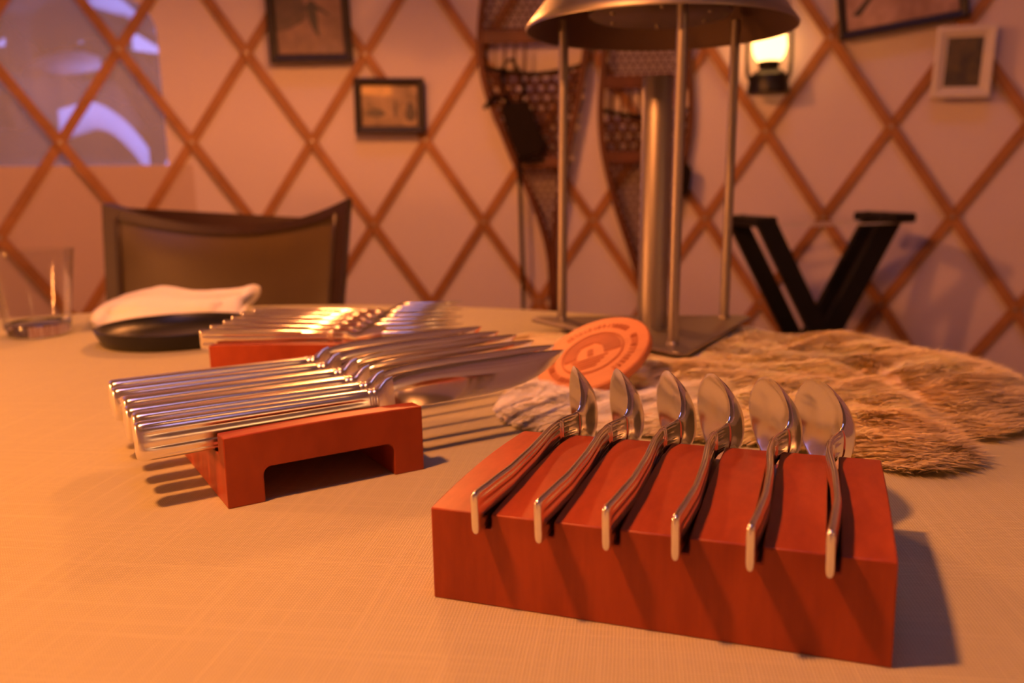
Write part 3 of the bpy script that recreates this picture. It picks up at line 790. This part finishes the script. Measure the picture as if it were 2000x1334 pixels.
# ================================================================== the pelt under the lamp
def pelt():
    px = [(962, 803), (1000, 838), (1080, 852), (1180, 852), (1300, 862), (1420, 872), (1560, 886), (1660, 905), (1740, 925), (1800, 930), (1860, 918), (1895, 905),
          (1868, 880), (1835, 855), (1880, 862), (1940, 858), (1985, 840), (1998, 805), (1985, 775), (1930, 745), (1860, 722), (1790, 712), (1700, 690), (1610, 672),
          (1520, 665), (1440, 640), (1360, 632), (1280, 640), (1180, 632), (1090, 655), (1010, 660), (980, 690), (1000, 740)]
    P = np.array([ground(x, y, 0.0)[:2] for x, y in px])
    # resample smoothly
    m = len(P); tt = np.arange(0, m, 0.25); Q = []
    for t in tt:
        i = int(t); f = t - i; p0, p1, p2, p3 = P[i - 1], P[i], P[(i + 1) % m], P[(i + 2) % m]
        Q.append(0.5 * ((2 * p1) + (-p0 + p2) * f + (2 * p0 - 5 * p1 + 4 * p2 - p3) * f * f + (-p0 + 3 * p1 - 3 * p2 + p3) * f ** 3))
    Q = np.array(Q)
    def inside(X, Y):
        r = np.zeros(X.shape, bool); j = len(Q) - 1
        for i in range(len(Q)):
            c = ((Q[i, 1] > Y) != (Q[j, 1] > Y)) & (X < (Q[j, 0] - Q[i, 0]) * (Y - Q[i, 1]) / (Q[j, 1] - Q[i, 1] + 1e-12) + Q[i, 0]); r ^= c; j = i
        return r
    def edge(X, Y):
        d = np.full(X.shape, 9.0)
        for i in range(len(Q)):
            a, b = Q[i - 1], Q[i]; ab = b - a; t = np.clip(((X - a[0]) * ab[0] + (Y - a[1]) * ab[1]) / (ab @ ab + 1e-12), 0, 1)
            d = np.minimum(d, np.hypot(X - a[0] - t * ab[0], Y - a[1] - t * ab[1]))
        return d
    lc = np.array([0.1325, 0.808])
    def bumpz(X, Y, pts):
        z = 0
        for (qx, qy, s, h) in pts: z = z + h * np.exp(-((X - qx) ** 2 + (Y - qy) ** 2) / (2 * s * s))
        return z
    gp = lambda x, y: np.array(ground(x, y)[:2])
    lumps = []
    for (x, y, s, h) in [(1590, 700, .045, .022), (1500, 690, .04, .012), (1680, 740, .05, .016), (1780, 770, .045, .016), (1880, 790, .04, .014), (1640, 800, .035, .010), (1700, 850, .035, .010), (1790, 880, .03, .008),
                         (1175, 640, .03, .030), (1060, 680, .04, .006), (1060, 790, .04, .004), (1400, 650, .05, .018), (1460, 668, .03, .014), (1250, 790, .04, .001), (1480, 780, .05, .006)]:
        q = gp(x, y); lumps.append((q[0], q[1], s, h))
    groove = [gp(1740, 800), gp(1850, 850)]
    def height(X, Y):
        e = edge(X, Y)
        z = 0.007 * np.clip(e / 0.03, 0, 1) ** 0.6 + 0.34 * bumpz(X, Y, lumps) * np.clip(e / 0.03, 0, 1)
        z = z + 0.003 * np.sin(X * 90 + 3 * np.sin(Y * 40)) * np.sin(Y * 70) * np.clip(e / 0.03, 0, 1)
        a, b = groove; ab = b - a; t = np.clip(((X - a[0]) * ab[0] + (Y - a[1]) * ab[1]) / (ab @ ab), -1.0, 1)
        dg = np.hypot(X - a[0] - t * ab[0], Y - a[1] - t * ab[1]); z = z * (1 - 0.7 * np.exp(-(dg / 0.012) ** 2))
        dl = np.hypot(X - lc[0], Y - lc[1])
        f = np.clip((dl - 0.125) / 0.035, 0, 1); z = z * f + np.minimum(z, 0.007) * (1 - f)
        # flattened where the rack stands
        rel = np.stack([X - SP_O.x, Y - SP_O.y]); u = rel[0] * cos(SP_A) + rel[1] * sin(SP_A); v = -rel[0] * sin(SP_A) + rel[1] * cos(SP_A)
        dr = np.maximum(np.maximum(-u, u - RW), np.maximum(-v, v - RD)); z = np.where(dr < 0.006, 0.0008, z)
        q = np.hypot(X - 0.065, Y - 0.625); z = z * np.clip((q - 0.03) / 0.03, 0.25, 1)       # pressed down by the wooden disc
        return z, dr, dl
    xs = np.arange(Q[:, 0].min(), Q[:, 0].max(), 0.008); ys = np.arange(Q[:, 1].min(), Q[:, 1].max(), 0.008)
    X, Y = np.meshgrid(xs, ys); ins = inside(X, Y); Z, _, _ = height(X, Y)
    b = MB(); idx = -np.ones(X.shape, int); vs_ = []
    for j in range(X.shape[0]):
        for i in range(X.shape[1]):
            if ins[j, i]: idx[j, i] = len(vs_); vs_.append((X[j, i], Y[j, i], TZ + 0.0012 + max(0, Z[j, i])))
    fs = [(idx[j, i], idx[j, i + 1], idx[j + 1, i + 1], idx[j + 1, i]) for j in range(X.shape[0] - 1) for i in range(X.shape[1] - 1) if min(idx[j, i], idx[j, i + 1], idx[j + 1, i + 1], idx[j + 1, i]) >= 0]
    b.add(vs_, fs)
    root = b.build('fur_pelt', 'skin', smooth=180)
    tag(root, 'tan and cream fur pelt spread under the steel lamp', 'fur')
    # hairs
    n = 190000
    hx = nr.uniform(Q[:, 0].min(), Q[:, 0].max(), n); hy = nr.uniform(Q[:, 1].min(), Q[:, 1].max(), n)
    k = inside(hx, hy); hx, hy = hx[k], hy[k]
    z, dr, dl = height(hx, hy)
    tri_in = np.ones(hx.shape, bool)
    for q in range(3):
        a = 2.641 + 2 * pi * q / 3 + pi; tri_in &= ((hx - lc[0]) * cos(a) + (hy - lc[1]) * sin(a)) < 0.068
    ok = (dr > 0.004) & ~tri_in & ~((dr < 0.016) & (nr.random(hx.shape) < .3))
    hx, hy, z = hx[ok], hy[ok], z[ok]; n = len(hx)
    e = edge(hx, hy)
    flow = np.stack([0.9 + 0.6 * np.sin(hy * 14), -0.45 + 0.5 * np.sin(hx * 17 + 1)], 1)
    flow = flow + 0.35 * np.stack([np.sin(hx * 60 + hy * 45), np.cos(hx * 52 - hy * 66)], 1)
    flow /= np.linalg.norm(flow, axis=1)[:, None]
    cell = np.floor(hx / 0.011).astype(int) * 7919 + np.floor((hy + 0.3 * hx) / 0.009).astype(int) * 104729
    tuft = np.sin(cell * 12.9898) * 43758.5453; tuft = tuft - np.floor(tuft)
    tuft2 = np.sin(cell * 78.233) * 24634.6345; tuft2 = tuft2 - np.floor(tuft2)
    ang = nr.normal(0, 0.38, n) + (tuft - 0.5) * 0.9; ca, sa = np.cos(ang), np.sin(ang)
    flow = np.stack([flow[:, 0] * ca - flow[:, 1] * sa, flow[:, 0] * sa + flow[:, 1] * ca], 1)
    L = nr.uniform(0.008, 0.018, n) * np.where(hx > 0.25, 1.25, np.where(hx > 0.1, 1.0, 0.7))
    nearl = np.clip((np.hypot(hx - lc[0], hy - lc[1]) - 0.09) / 0.06, 0.35, 1); L = L * nearl
    lift = nr.uniform(0.2, 0.45, n) + 0.3 * tuft2 ** 2
    lift = lift * np.where(e < 0.018, 1.1, 0.8) * np.where(dr[ok] < 0.03, 0.6, 1)
    B = np.stack([hx, hy, TZ + 0.0010 + z], 1)
    # keep hair tips out of the rack
    d3 = np.concatenate([flow, lift[:, None]], 1); d3 /= np.linalg.norm(d3, axis=1)[:, None]
    d3b = np.concatenate([flow, (lift * 0.35)[:, None]], 1); d3b /= np.linalg.norm(d3b, axis=1)[:, None]
    side = np.cross(d3, np.array([0, 0, 1.0]) + 0.2 * nr.normal(0, 1, (n, 3))); side /= np.linalg.norm(side, axis=1)[:, None] + 1e-9
    wd = 0.00042
    p0a, p0b = B + side * wd, B - side * wd
    M1 = B + d3 * L[:, None] * 0.5; p1a, p1b = M1 + side * wd * .8, M1 - side * wd * .8
    p2 = M1 + d3b * L[:, None] * 0.5
    V = np.stack([p0a, p0b, p1a, p1b, p2], 1).reshape(-1, 3)
    me = bpy.data.meshes.new('fur')
    base = np.arange(n) * 5
    T = np.stack([np.stack([base, base + 1, base + 3], 1), np.stack([base, base + 3, base + 2], 1), np.stack([base + 2, base + 3, base + 4], 1)], 1).reshape(-1)
    me.vertices.add(n * 5); me.vertices.foreach_set('co', V.astype(np.float32).ravel())
    me.loops.add(n * 9); me.loops.foreach_set('vertex_index', T.astype(np.int32))
    me.polygons.add(n * 3); me.polygons.foreach_set('loop_start', (np.arange(n * 3) * 3).astype(np.int32)); me.polygons.foreach_set('loop_total', np.full(n * 3, 3, np.int32))
    # natural colouring: cream belly at the left, tan back, grey-brown legs
    tan = np.array([0.99, 0.86, 0.50]); cream = np.array([1.0, 0.97, 0.92]); grey = np.array([0.34, 0.27, 0.22]); rust = np.array([0.95, 0.68, 0.30])
    cw = np.zeros(n)
    for (x, y, s) in [(1040, 800, .055), (1130, 800, .05), (1200, 790, .03), (1420, 640, .07), (1175, 630, .05)]:
        q = gp(x, y); cw = np.maximum(cw, np.exp(-((hx - q[0]) ** 2 + (hy - q[1]) ** 2) / (2 * s * s)))
    cw = np.clip(cw * 1.3, 0, 1)
    gw = np.zeros(n)
    for (x, y, s) in [(1862, 905, .022), (1790, 918, .014), (1960, 835, .032), (1960, 780, .02)]:
        q = gp(x, y); gw = np.maximum(gw, np.exp(-((hx - q[0]) ** 2 + (hy - q[1]) ** 2) / (2 * s * s)))
    rw = 0.5 + 0.5 * np.sin(hx * 31 + 2 * np.sin(hy * 23)) * np.sin(hy * 37)
    cc = tan * (1 - 0.5 * rw[:, None]) + rust * 0.5 * rw[:, None]
    cc = cc * (1 - cw[:, None]) + cream * cw[:, None]; cc = cc * (1 - .45 * gw[:, None]) + grey * .45 * gw[:, None]
    cc = cc * (nr.uniform(0.85, 1.15, n) * (0.90 + 0.22 * tuft))[:, None]
    at_ = me.attributes.new('hair_colour', 'FLOAT_COLOR', 'POINT')
    at_.data.foreach_set('color', np.repeat(np.concatenate([np.clip(cc, 0, 1), np.ones((n, 1))], 1), 5, axis=0).astype(np.float32).ravel())
    me.materials.append(MT['hair']); me.update(); me.validate()
    o = bpy.data.objects.new('fur', me); COL.objects.link(o); o.parent = root; o['kind'] = 'stuff'
pelt()

# ================================================================== chair
def chair():
    cx, cy = -0.490, 1.41
    t = thing('dining_chair', 'dining chair with curved olive brown leather back behind the table', 'chair', (cx, cy, 0), radians(-3))
    wt, wb = 0.213, 0.185                     # half widths at top and seat height
    zt, zb = 0.872, 0.47
    def P(u, v, off):
        """u -1..1 across, v 0..1 up; off towards the sitter (-y)"""
        w = wb + (wt - wb) * v; dip = 0.046 * (1 - u * u) * v ** 3
        y = 0.050 * (1 - u * u) + 0.095 * v - off
        return (w * u, y, zb + (zt - zb) * v - dip)
    nu, nv = 20, 12
    def shell(u0, u1, v0, v1, f, bk, name, mat, bulge=0.0):
        b = MB(); rings = []
        for j in range(nv + 1):
            v = v0 + (v1 - v0) * j / nv; ring = []
            for i in range(nu + 1):
                s = i / nu; u = u0 + (u1 - u0) * s; bl = bulge * (1 - abs(2 * s - 1) ** 6) * (1 - abs(2 * j / nv - 1) ** 8)
                ring.append(P(u, v, f + bl))
            for i in range(nu, -1, -1):
                u = u0 + (u1 - u0) * i / nu; ring.append(P(u, v, -bk))
            rings.append(ring)
        b.loft(rings); return b.build(name, mat, t, smooth=40)
    shell(-0.90, 0.90, 0.0, 0.955, 0.004, 0.010, 'back_cushion', 'leather', bulge=0.012)
    shell(-1.0, -0.895, -0.02, 1.0, 0.012, 0.026, 'side_frame', 'leather_edge')
    shell(0.895, 1.0, -0.02, 1.0, 0.012, 0.026, 'side_frame', 'leather_edge')
    shell(-0.9, 0.9, 0.95, 1.0, 0.010, 0.022, 'top_rail', 'leather_edge')
    shell(-0.9, 0.9, -0.02, 0.95, -0.012, 0.022, 'back_panel', 'leather_edge')
    for s in (-1, 1):
        MB().tube([P(s * u / 20 * 0.90, 0.955 if abs(u) else 0.955, 0.013) for u in range(0, 21)] if False else [P(s * 0.895, v / 10 * 0.955, 0.014) for v in range(11)], 0.0035, 8).build('piping', 'leather_edge', t, smooth=180)
    MB().box(-0.20, 0.20, -0.40, 0.02, 0.41, 0.49).build('seat', 'leather', t, smooth=0, bevel=0.015)
    for sx in (-1, 1):
        for y in (-0.37, 0.02):
            MB().tube([(sx * 0.175, y, 0.42), (sx * 0.18, y * 1.03, 0.0)], [0.022, 0.016], 8).build('leg', 'leather_edge', t)
chair()

# ================================================================== folding luggage stand
def stand():
    c = at(1597, 425, 2.02); c.z = 0
    t = thing('luggage_stand', 'black folding luggage stand with crossed legs by the wall', 'luggage stand', c, radians(10))
    hw, zt, zp = 0.168, 0.80, 0.49            # half spread at the top, top height, pivot height
    k = hw / (zt - zp)
    for s, ys in ((-1, (-0.075, 0.075)), (1, (-0.034, 0.034))):
        for y in ys:
            b = MB(); w = 0.022 if s < 0 else 0.025
            p_top = Vector((s * hw, y, zt)); p_bot = Vector((-s * k * zp, y, 0.0))
            d = (p_top - p_bot).normalized(); n_ = Vector((d.z, 0, -d.x)) * w; yy = Vector((0, 0.009, 0))
            b.add([p_bot - n_ - yy, p_bot + n_ - yy, p_bot + n_ + yy, p_bot - n_ + yy, p_top - n_ - yy, p_top + n_ - yy, p_top + n_ + yy, p_top - n_ + yy],
                  [(3, 2, 1, 0), (4, 5, 6, 7), (0, 1, 5, 4), (1, 2, 6, 5), (2, 3, 7, 6), (3, 0, 4, 7)])
            b.build('leg', 'black_wood', t, smooth=0, bevel=0.003)
        MB().box(s * hw - 0.028, s * hw + 0.028, -0.085, 0.085, zt - 0.014, zt + 0.008).build('top_rail', 'black_wood', t, smooth=0, bevel=0.006)
        MB().tube([(-s * k * zp * .6, -0.075, zp * .4), (-s * k * zp * .6, 0.075, zp * .4)], 0.009, 8).build('stretcher', 'black_wood', t)
    for y in (-0.05, 0.05):
        MB().box(-hw, hw, y - 0.016, y + 0.016, zt - 0.016, zt - 0.0145).build('strap', 'frame_white', t, smooth=0)
    MB().tube([(0, -0.09, zp), (0, 0.09, zp)], 0.006, 8).build('pivot_rod', 'steel', t)
stand()

# ================================================================== snowshoes on the wall
def snowshoe(outline, z_bars, label, Y, binding=None, cord=None, tail_px=None):
    pts = [at(x, y, Y) for x, y in outline]
    o0 = Vector((sum(p.x for p in pts) / len(pts), Y, min(p.z for p in pts)))
    t = thing('snowshoe', label, 'snowshoe', o0, group='old snowshoes on the lattice')
    loc = [p - o0 for p in pts]
    # smooth closed outline
    m = len(loc); Q = []
    for i in range(m):
        for f in (0, .25, .5, .75):
            p0, p1, p2, p3 = loc[i - 1], loc[i], loc[(i + 1) % m], loc[(i + 2) % m]
            if i == m - 1: Q.append(p1 + (p2 - p1) * f); continue
            Q.append(0.5 * ((2 * p1) + (-p0 + p2) * f + (2 * p0 - 5 * p1 + 4 * p2 - p3) * f * f + (-p0 + 3 * p1 - 3 * p2 + p3) * f ** 3))
    MB().tube(Q[:-3], 0.0115, 8, close=False, flat=0.8).build('wooden_frame', 'ash', t, smooth=180)
    poly = [(q.x, q.z) for q in Q]
    def spans(p, d):
        """intervals of the line p+s*d inside the outline"""
        ss = []
        for i in range(len(poly)):
            (x0, z0), (x1, z1) = poly[i - 1], poly[i]; ex, ez = x1 - x0, z1 - z0
            den = d[0] * ez - d[1] * ex
            if abs(den) < 1e-12: continue
            s = ((x0 - p[0]) * ez - (z0 - p[1]) * ex) / den; u = ((x0 - p[0]) * d[1] - (z0 - p[1]) * d[0]) / den
            if 0 <= u < 1: ss.append(s)
        ss.sort(); return list(zip(ss[::2], ss[1::2]))
    zl = [at(1000, y, Y).z - o0.z for y in z_bars]          # crossbars, top to bottom
    def net(z0, z1, sp, r, name):
        b = MB()
        for a in (0, 60, 120):
            d = (cos(radians(a)), sin(radians(a))); nn = (-d[1], d[0]); 
            for k in range(-90, 90):
                off = (k + 0.25) * sp; p = (nn[0] * off, 0.6 + nn[1] * off)
                for s0, s1 in spans(p, d):
                    if abs(d[1]) > 1e-6:
                        sa, sb = sorted(((z0 - p[1]) / d[1], (z1 - p[1]) / d[1])); s0, s1 = max(s0, sa), min(s1, sb)
                    elif not z0 < p[1] < z1: continue
                    if s1 - s0 < 0.004: continue
                    y = (a - 60) / 60 * r * 1.2
                    b.tube([(p[0] + d[0] * s0, y, p[1] + d[1] * s0), (p[0] + d[0] * s1, y, p[1] + d[1] * s1)], r, 4)
        o = b.build(name, 'rawhide', t, smooth=60); o['kind'] = 'stuff'
    top = max(p[1] for p in poly)
    net(zl[0], top, 0.0180, 0.0017, 'toe_webbing')
    net(zl[2], zl[1], 0.0250, 0.0042, 'centre_webbing')
    net(zl[2] - 0.30, zl[2], 0.0165, 0.0019, 'tail_webbing')
    for z, th in ((zl[0], 0.017), (zl[2], 0.015)):
        for s0, s1 in spans((0, z), (1, 0))[:1]:
            MB().box(s0, s1, -0.008, 0.006, z - th, z + th).build('crossbar', 'ash', t, smooth=0, bevel=0.003)
    for s0, s1 in spans((0, zl[1]), (1, 0))[:1]:
        MB().tube([(s0 + (s1 - s0) * f, -0.004, zl[1] - 0.010 * sin(pi * f) + .012 * abs(2 * f - 1)) for f in [i / 12 for i in range(13)]], 0.0055, 6).build('toe_cord', 'strap', t)
        for q in range(4):
            x = s0 + (s1 - s0) * (0.12 + 0.10 * q)
            MB().tube([(x, -0.003, zl[1] - .004), (x + .004, -0.003, zl[0])], 0.0032, 5).build('lacing_cord', 'rawhide', t)
    if binding:
        bp = binding['poly']
        c = [at(x, y, Y) - o0 for x, y in bp]
        b = MB(); b.loft([[(p.x, -0.045, p.z) for p in c], [(p.x * 1.0, -0.03, p.z) for p in c], [(p.x, -0.010, p.z) for p in c]])
        bi = b.build('foot_binding', 'strap', t, smooth=0, bevel=0.004)
        for q, st in enumerate(binding['straps']):
            s = [at(x, y, Y) - o0 for x, y in st]
            MB().tube([(p.x, -0.028 - .004 * (q % 2), p.z) for p in s], binding['r'][q], 8, flat=0.5).build('binding_strap', 'strap', bi)
    if cord:
        s = [at(x, y, Y) - o0 for x, y in cord]
        MB().tube([(p.x, -0.020, p.z) for p in s], 0.0052, 8).build('hanging_strap', 'strap', t)
    return t
YS = 2.365
snowshoe([(1080, 610), (1075, 511), (1059, 441), (1029, 363), (1006, 316), (985, 265), (955, 190), (941, 130), (938, 60), (947, -20), (968, -100), (1000, -165), (1042, -192), (1088, -165), (1122, -100),
          (1140, -20), (1146, 60), (1141, 120), (1128, 200), (1112, 279), (1091, 395), (1083, 470), (1084, 610)], (72, 140, 318),
         'long wooden snowshoe with a dark leather binding, left of the lamp tube', YS,
         binding=dict(poly=[(978, 212), (1000, 203), (1030, 200), (1040, 225), (1062, 280), (1058, 300), (1020, 310), (1008, 300), (990, 255)],
                      straps=[[(985, 215), (990, 195), (965, 190), (946, 214)], [(995, 205), (985, 180), (978, 155), (988, 125), (1000, 118)], [(1018, 202), (1022, 170), (1012, 140), (1000, 118)], [(1012, 306), (1030, 316), (1058, 308)]], r=[.011, .008, .008, .006]),
         cord=[(1012, 305), (1016, 370), (1018, 440), (1021, 530), (1022, 615)])
snowshoe([(1266, 660), (1256, 575), (1233, 490), (1205, 405), (1182, 310), (1174, 240), (1176, 160), (1183, 80), (1198, 0), (1222, -70), (1262, -100), (1302, -70), (1328, 0), (1343, 80), (1349, 160),
          (1349, 240), (1338, 310), (1318, 405), (1297, 490), (1277, 575), (1270, 660)], (165, 228, 312),
         'wooden snowshoe hanging behind the lamp tube', YS,
         binding=dict(poly=[(1322, 325), (1340, 322), (1345, 335), (1342, 360), (1338, 380), (1325, 384)], straps=[[(1330, 325), (1322, 300), (1315, 280)]], r=[.006]))

# ================================================================== pictures on the lattice
def picture(name, centre_px, w, h, fw_, mat, roll_deg, label, dark, light, scale, seed, figures=(), mat_board=0.0, rad=2.385):
    c = wall_at(*centre_px, rad); th = atan2(c.x, c.y)
    t = thing(name, label, 'picture', c, 0)
    t.rotation_euler = (Matrix.Rotation(-th, 4, 'Z') @ Matrix.Rotation(radians(roll_deg), 4, 'Y')).to_euler()
    b = MB(); W_, H_ = w / 2, h / 2
    prof = [(0, 0.014), (0, -0.008), (0.3, -0.010), (0.8, -0.007), (1.0, -0.002), (1.0, 0.014)]
    rings = []
    for (sx, sz) in ((-1, -1), (1, -1), (1, 1), (-1, 1)):
        rings.append([(sx * (W_ - fw_ * f), y, sz * (H_ - fw_ * f)) for f, y in prof])
    b.loft(rings, cap=False, close=True); b.build('frame', mat, t, smooth=0)
    pm = name + '_print'; MT[pm] = photo_print(pm, dark, light, scale, seed)
    iw, ih = W_ - fw_, H_ - fw_
    pr = MB().box(-iw - .002, iw + .002, 0.002, 0.006, -ih - .002, ih + .002).build('print', pm, t, smooth=0)
    if mat_board:
        m_ = MB(); rings = []
        for (sx, sz) in ((-1, -1), (1, -1), (1, 1), (-1, 1)):
            rings.append([(sx * (iw + .001 - e), y, sz * (ih + .001 - e)) for e, y in ((0, 0.0018), (0, 0.0005), (mat_board, 0.0005), (mat_board, 0.0018))])
        m_.loft(rings, cap=False, close=True); m_.build('mat_board', 'frame_white', t, smooth=0)
    for fname, poly, col in figures:
        k = fname + '_' + name
        MT[k] = photo_print(k, tuple(x * .7 for x in col), col, 60, seed + 3)
        MB().prism([(x * iw, z * ih) for x, z in poly], 1, 0.0014, 0.0021).build(fname, k, pr, smooth=0)
    return t
skier = [(-0.10, 1.0), (-0.16, 0.86), (-0.30, 0.78), (-0.42, 0.60), (-0.36, 0.58), (-0.22, 0.70), (-0.14, 0.66), (-0.12, 0.30), (-0.06, 0.05), (0.02, -0.20), (0.12, -0.42), (0.20, -0.44), (0.16, -0.10), (0.18, 0.30),
         (0.14, 0.66), (0.28, 0.62), (0.52, 0.40), (0.56, 0.46), (0.34, 0.72), (0.18, 0.84), (0.10, 1.0), (0.0, 1.08)]
skier = [(x * 0.95 + 0.1, (z - 0.65) * 0.55) for x, z in skier]
woods = [(-1, 1), (-1, -0.5), (-0.6, -0.42), (-0.25, -0.28), (-0.05, -0.15), (-0.12, 0.2), (-0.3, 0.4), (-0.3, 1)]
picture('portrait_picture', (602, 20), 0.210, 0.258, 0.022, 'frame_dark', -1.5, 'dark-framed sepia photograph of a standing figure, above the small landscape picture', (0.16, 0.085, 0.060), (0.30, 0.17, 0.12), 9, 1.0,
        [('printed_woods', woods, (0.10, 0.055, 0.04)), ('printed_figure', skier, (0.030, 0.022, 0.022))])
bush = lambda cx, cz, rx, rz, n=14: [(cx + rx * cos(2*pi*k/n) * (1 + .15 * sin(5 * k)), cz + rz * sin(2*pi*k/n)) for k in range(n)]
picture('landscape_picture', (761, 207), 0.184, 0.142, 0.0195, 'frame_dark', 0.5, 'small dark-framed sepia landscape hanging below the standing-figure photograph', (0.20, 0.12, 0.06), (0.42, 0.27, 0.15), 22, 2.3,
        [('painted_reflection', [(-1, 1), (-1, 0.55), (0.1, 0.50), (0.12, 1)], (0.80, 0.52, 0.20)), ('printed_trees', bush(-.5, -.35, .35, .22), (0.09, 0.055, 0.03)), ('printed_trees', bush(.2, -.15, .06, .5), (0.09, 0.055, 0.03)), ('printed_trees', bush(.75, -.3, .2, .5), (0.07, 0.04, 0.025))])  # orange reflection on the picture glass, painted as a flat patch at top left
jumper = [(-0.9, -0.55), (-0.75, -0.6), (-0.45, -0.15), (-0.1, -0.05), (0.35, -0.2), (0.8, -0.55), (0.95, -0.6), (0.5, 0.05), (0.2, 0.25), (-0.1, 0.3), (-0.4, 0.1), (-0.6, -0.2)]
picture('winter_picture', (1757, -42), 0.285, 0.235, 0.019, 'frame_dark', -6.5, 'large tilted dark-framed photograph above the white-framed picture', (0.30, 0.17, 0.13), (0.52, 0.34, 0.27), 12, 5.1,
        [('printed_figure', [(x, z - .1) for x, z in jumper], (0.035, 0.022, 0.022))])
picture('small_picture', (1882, 121), 0.126, 0.163, 0.020, 'frame_white', 2.5, 'white-framed small dark photograph near the right edge', (0.010, 0.007, 0.003), (0.075, 0.050, 0.012), 34, 7.7, [], mat_board=0.006)

# ================================================================== lanterns
def lantern(pos, label, lit_dir=0, globe='globe'):
    t = thing('hurricane_lantern', label, 'lantern', pos, lit_dir, 'hurricane lanterns')
    MB().lathe([(0.002, 0.0), (0.050, 0.0), (0.052, 0.006), (0.049, 0.030), (0.046, 0.045), (0.034, 0.056), (0.020, 0.062), (0.002, 0.062)], n=32).build('fuel_tank', 'black_metal', t)
    MB().lathe([(0.002, 0.060), (0.024, 0.060), (0.026, 0.070), (0.030, 0.078), (0.022, 0.082), (0.002, 0.082)], n=32).build('burner', 'black_metal', t)
    MB().lathe([(0.002, 0.080), (0.028, 0.080), (0.038, 0.095), (0.0425, 0.115), (0.040, 0.138), (0.033, 0.156), (0.030, 0.164), (0.002, 0.164)], n=32).build('glass_globe', globe, t, smooth=60)
    MB().lathe([(0.002, 0.163), (0.036, 0.163), (0.036, 0.170), (0.024, 0.178), (0.020, 0.200), (0.030, 0.204), (0.028, 0.212), (0.010, 0.218), (0.002, 0.218)], n=32).build('chimney_cap', 'black_metal', t)
    for s in (-1, 1):
        MB().tube([(s * 0.044, 0, 0.030), (s * 0.0535, 0, 0.050), (s * 0.0555, 0, 0.090), (s * 0.0545, 0, 0.150), (s * 0.044, 0, 0.185), (s * 0.020, 0, 0.196)], 0.0052, 8).build('side_tube', 'black_metal', t, smooth=180)
    MB().tube([(0.05 * cos(pi * k / 12), 0, 0.19 + 0.075 * sin(pi * k / 12)) for k in range(13)], 0.0018, 6).build('wire_handle', 'black_metal', t, smooth=180)
    return t
lp = wall_at(1500, 184, R_WALL - 0.085)
lantern(lp, 'lit black hurricane lantern hanging on the lattice right of the lamp shade')
for th, z, lb in ((128, 1.16, 'lit black hurricane lantern on the tent wall behind the camera'),):
    lantern(Vector(cyl(th, z, R_WALL - 0.09)), lb, globe='globe_bright')

MT['side_bulb'] = emissive('lit side lamp bulb', LAMP_COL, SIDE_L)
MT['back_bulb'] = emissive('lit rear pendant bulb', LAMP_COL, BACK_L)
BULB = [(0.001, -0.030), (0.012, -0.0275), (0.022, -0.020), (0.029, -0.008), (0.030, 0.0), (0.027, 0.012), (0.018, 0.026), (0.014, 0.036), (0.001, 0.036)]
def pendant(pos, bulb, rim, label):
    t = thing('pendant_lamp', label, 'lamp', pos, group='pendant lamps over the table')
    MB().lathe(BULB, n=24).build('bulb', bulb, t, smooth=180)
    MB().lathe([(0.016, 0.034), (0.018, 0.075), (0.004, 0.080)], n=24).build('socket', 'black_metal', t)
    MB().lathe([(0.020, 0.072), (0.06, 0.064), (0.13, rim), (0.131, rim + 0.0015), (0.06, 0.067), (0.020, 0.075)], n=48, cap=False).build('shade', 'black_metal', t, smooth=60)
    MB().tube([(0, 0, 0.078), (0, 0, 3.3 - pos.z - 0.36 * hypot(pos.x, pos.y))], 0.003, 6).build('cord', 'black_metal', t)
pendant(PENDANT_POS, 'bulb', 0.034, 'lit pendant lamp hanging over the middle of the table, above the picture')
pendant(Vector((-0.24, 1.46, TZ + 0.58)), 'back_bulb', -0.002, 'lit pendant lamp hanging near the chair, above the picture')
def side_lamp():
    """a small bare-bulb lamp on the left of the table, out of the picture"""
    t = thing('bulb_lamp', 'lit bare-bulb lamp on the left side of the table, outside the picture', 'lamp', (-0.78, 0.50, TZ))
    MB().lathe([(0.001, 0.0), (0.045, 0.0), (0.047, 0.006), (0.040, 0.012), (0.012, 0.020), (0.010, 0.050), (0.016, 0.056), (0.016, 0.072), (0.001, 0.072)], n=32).build('base', 'black_metal', t)
    MB().lathe([(r, 0.108 - z) for r, z in BULB], n=24).build('bulb', 'side_bulb', t, smooth=180)
side_lamp()
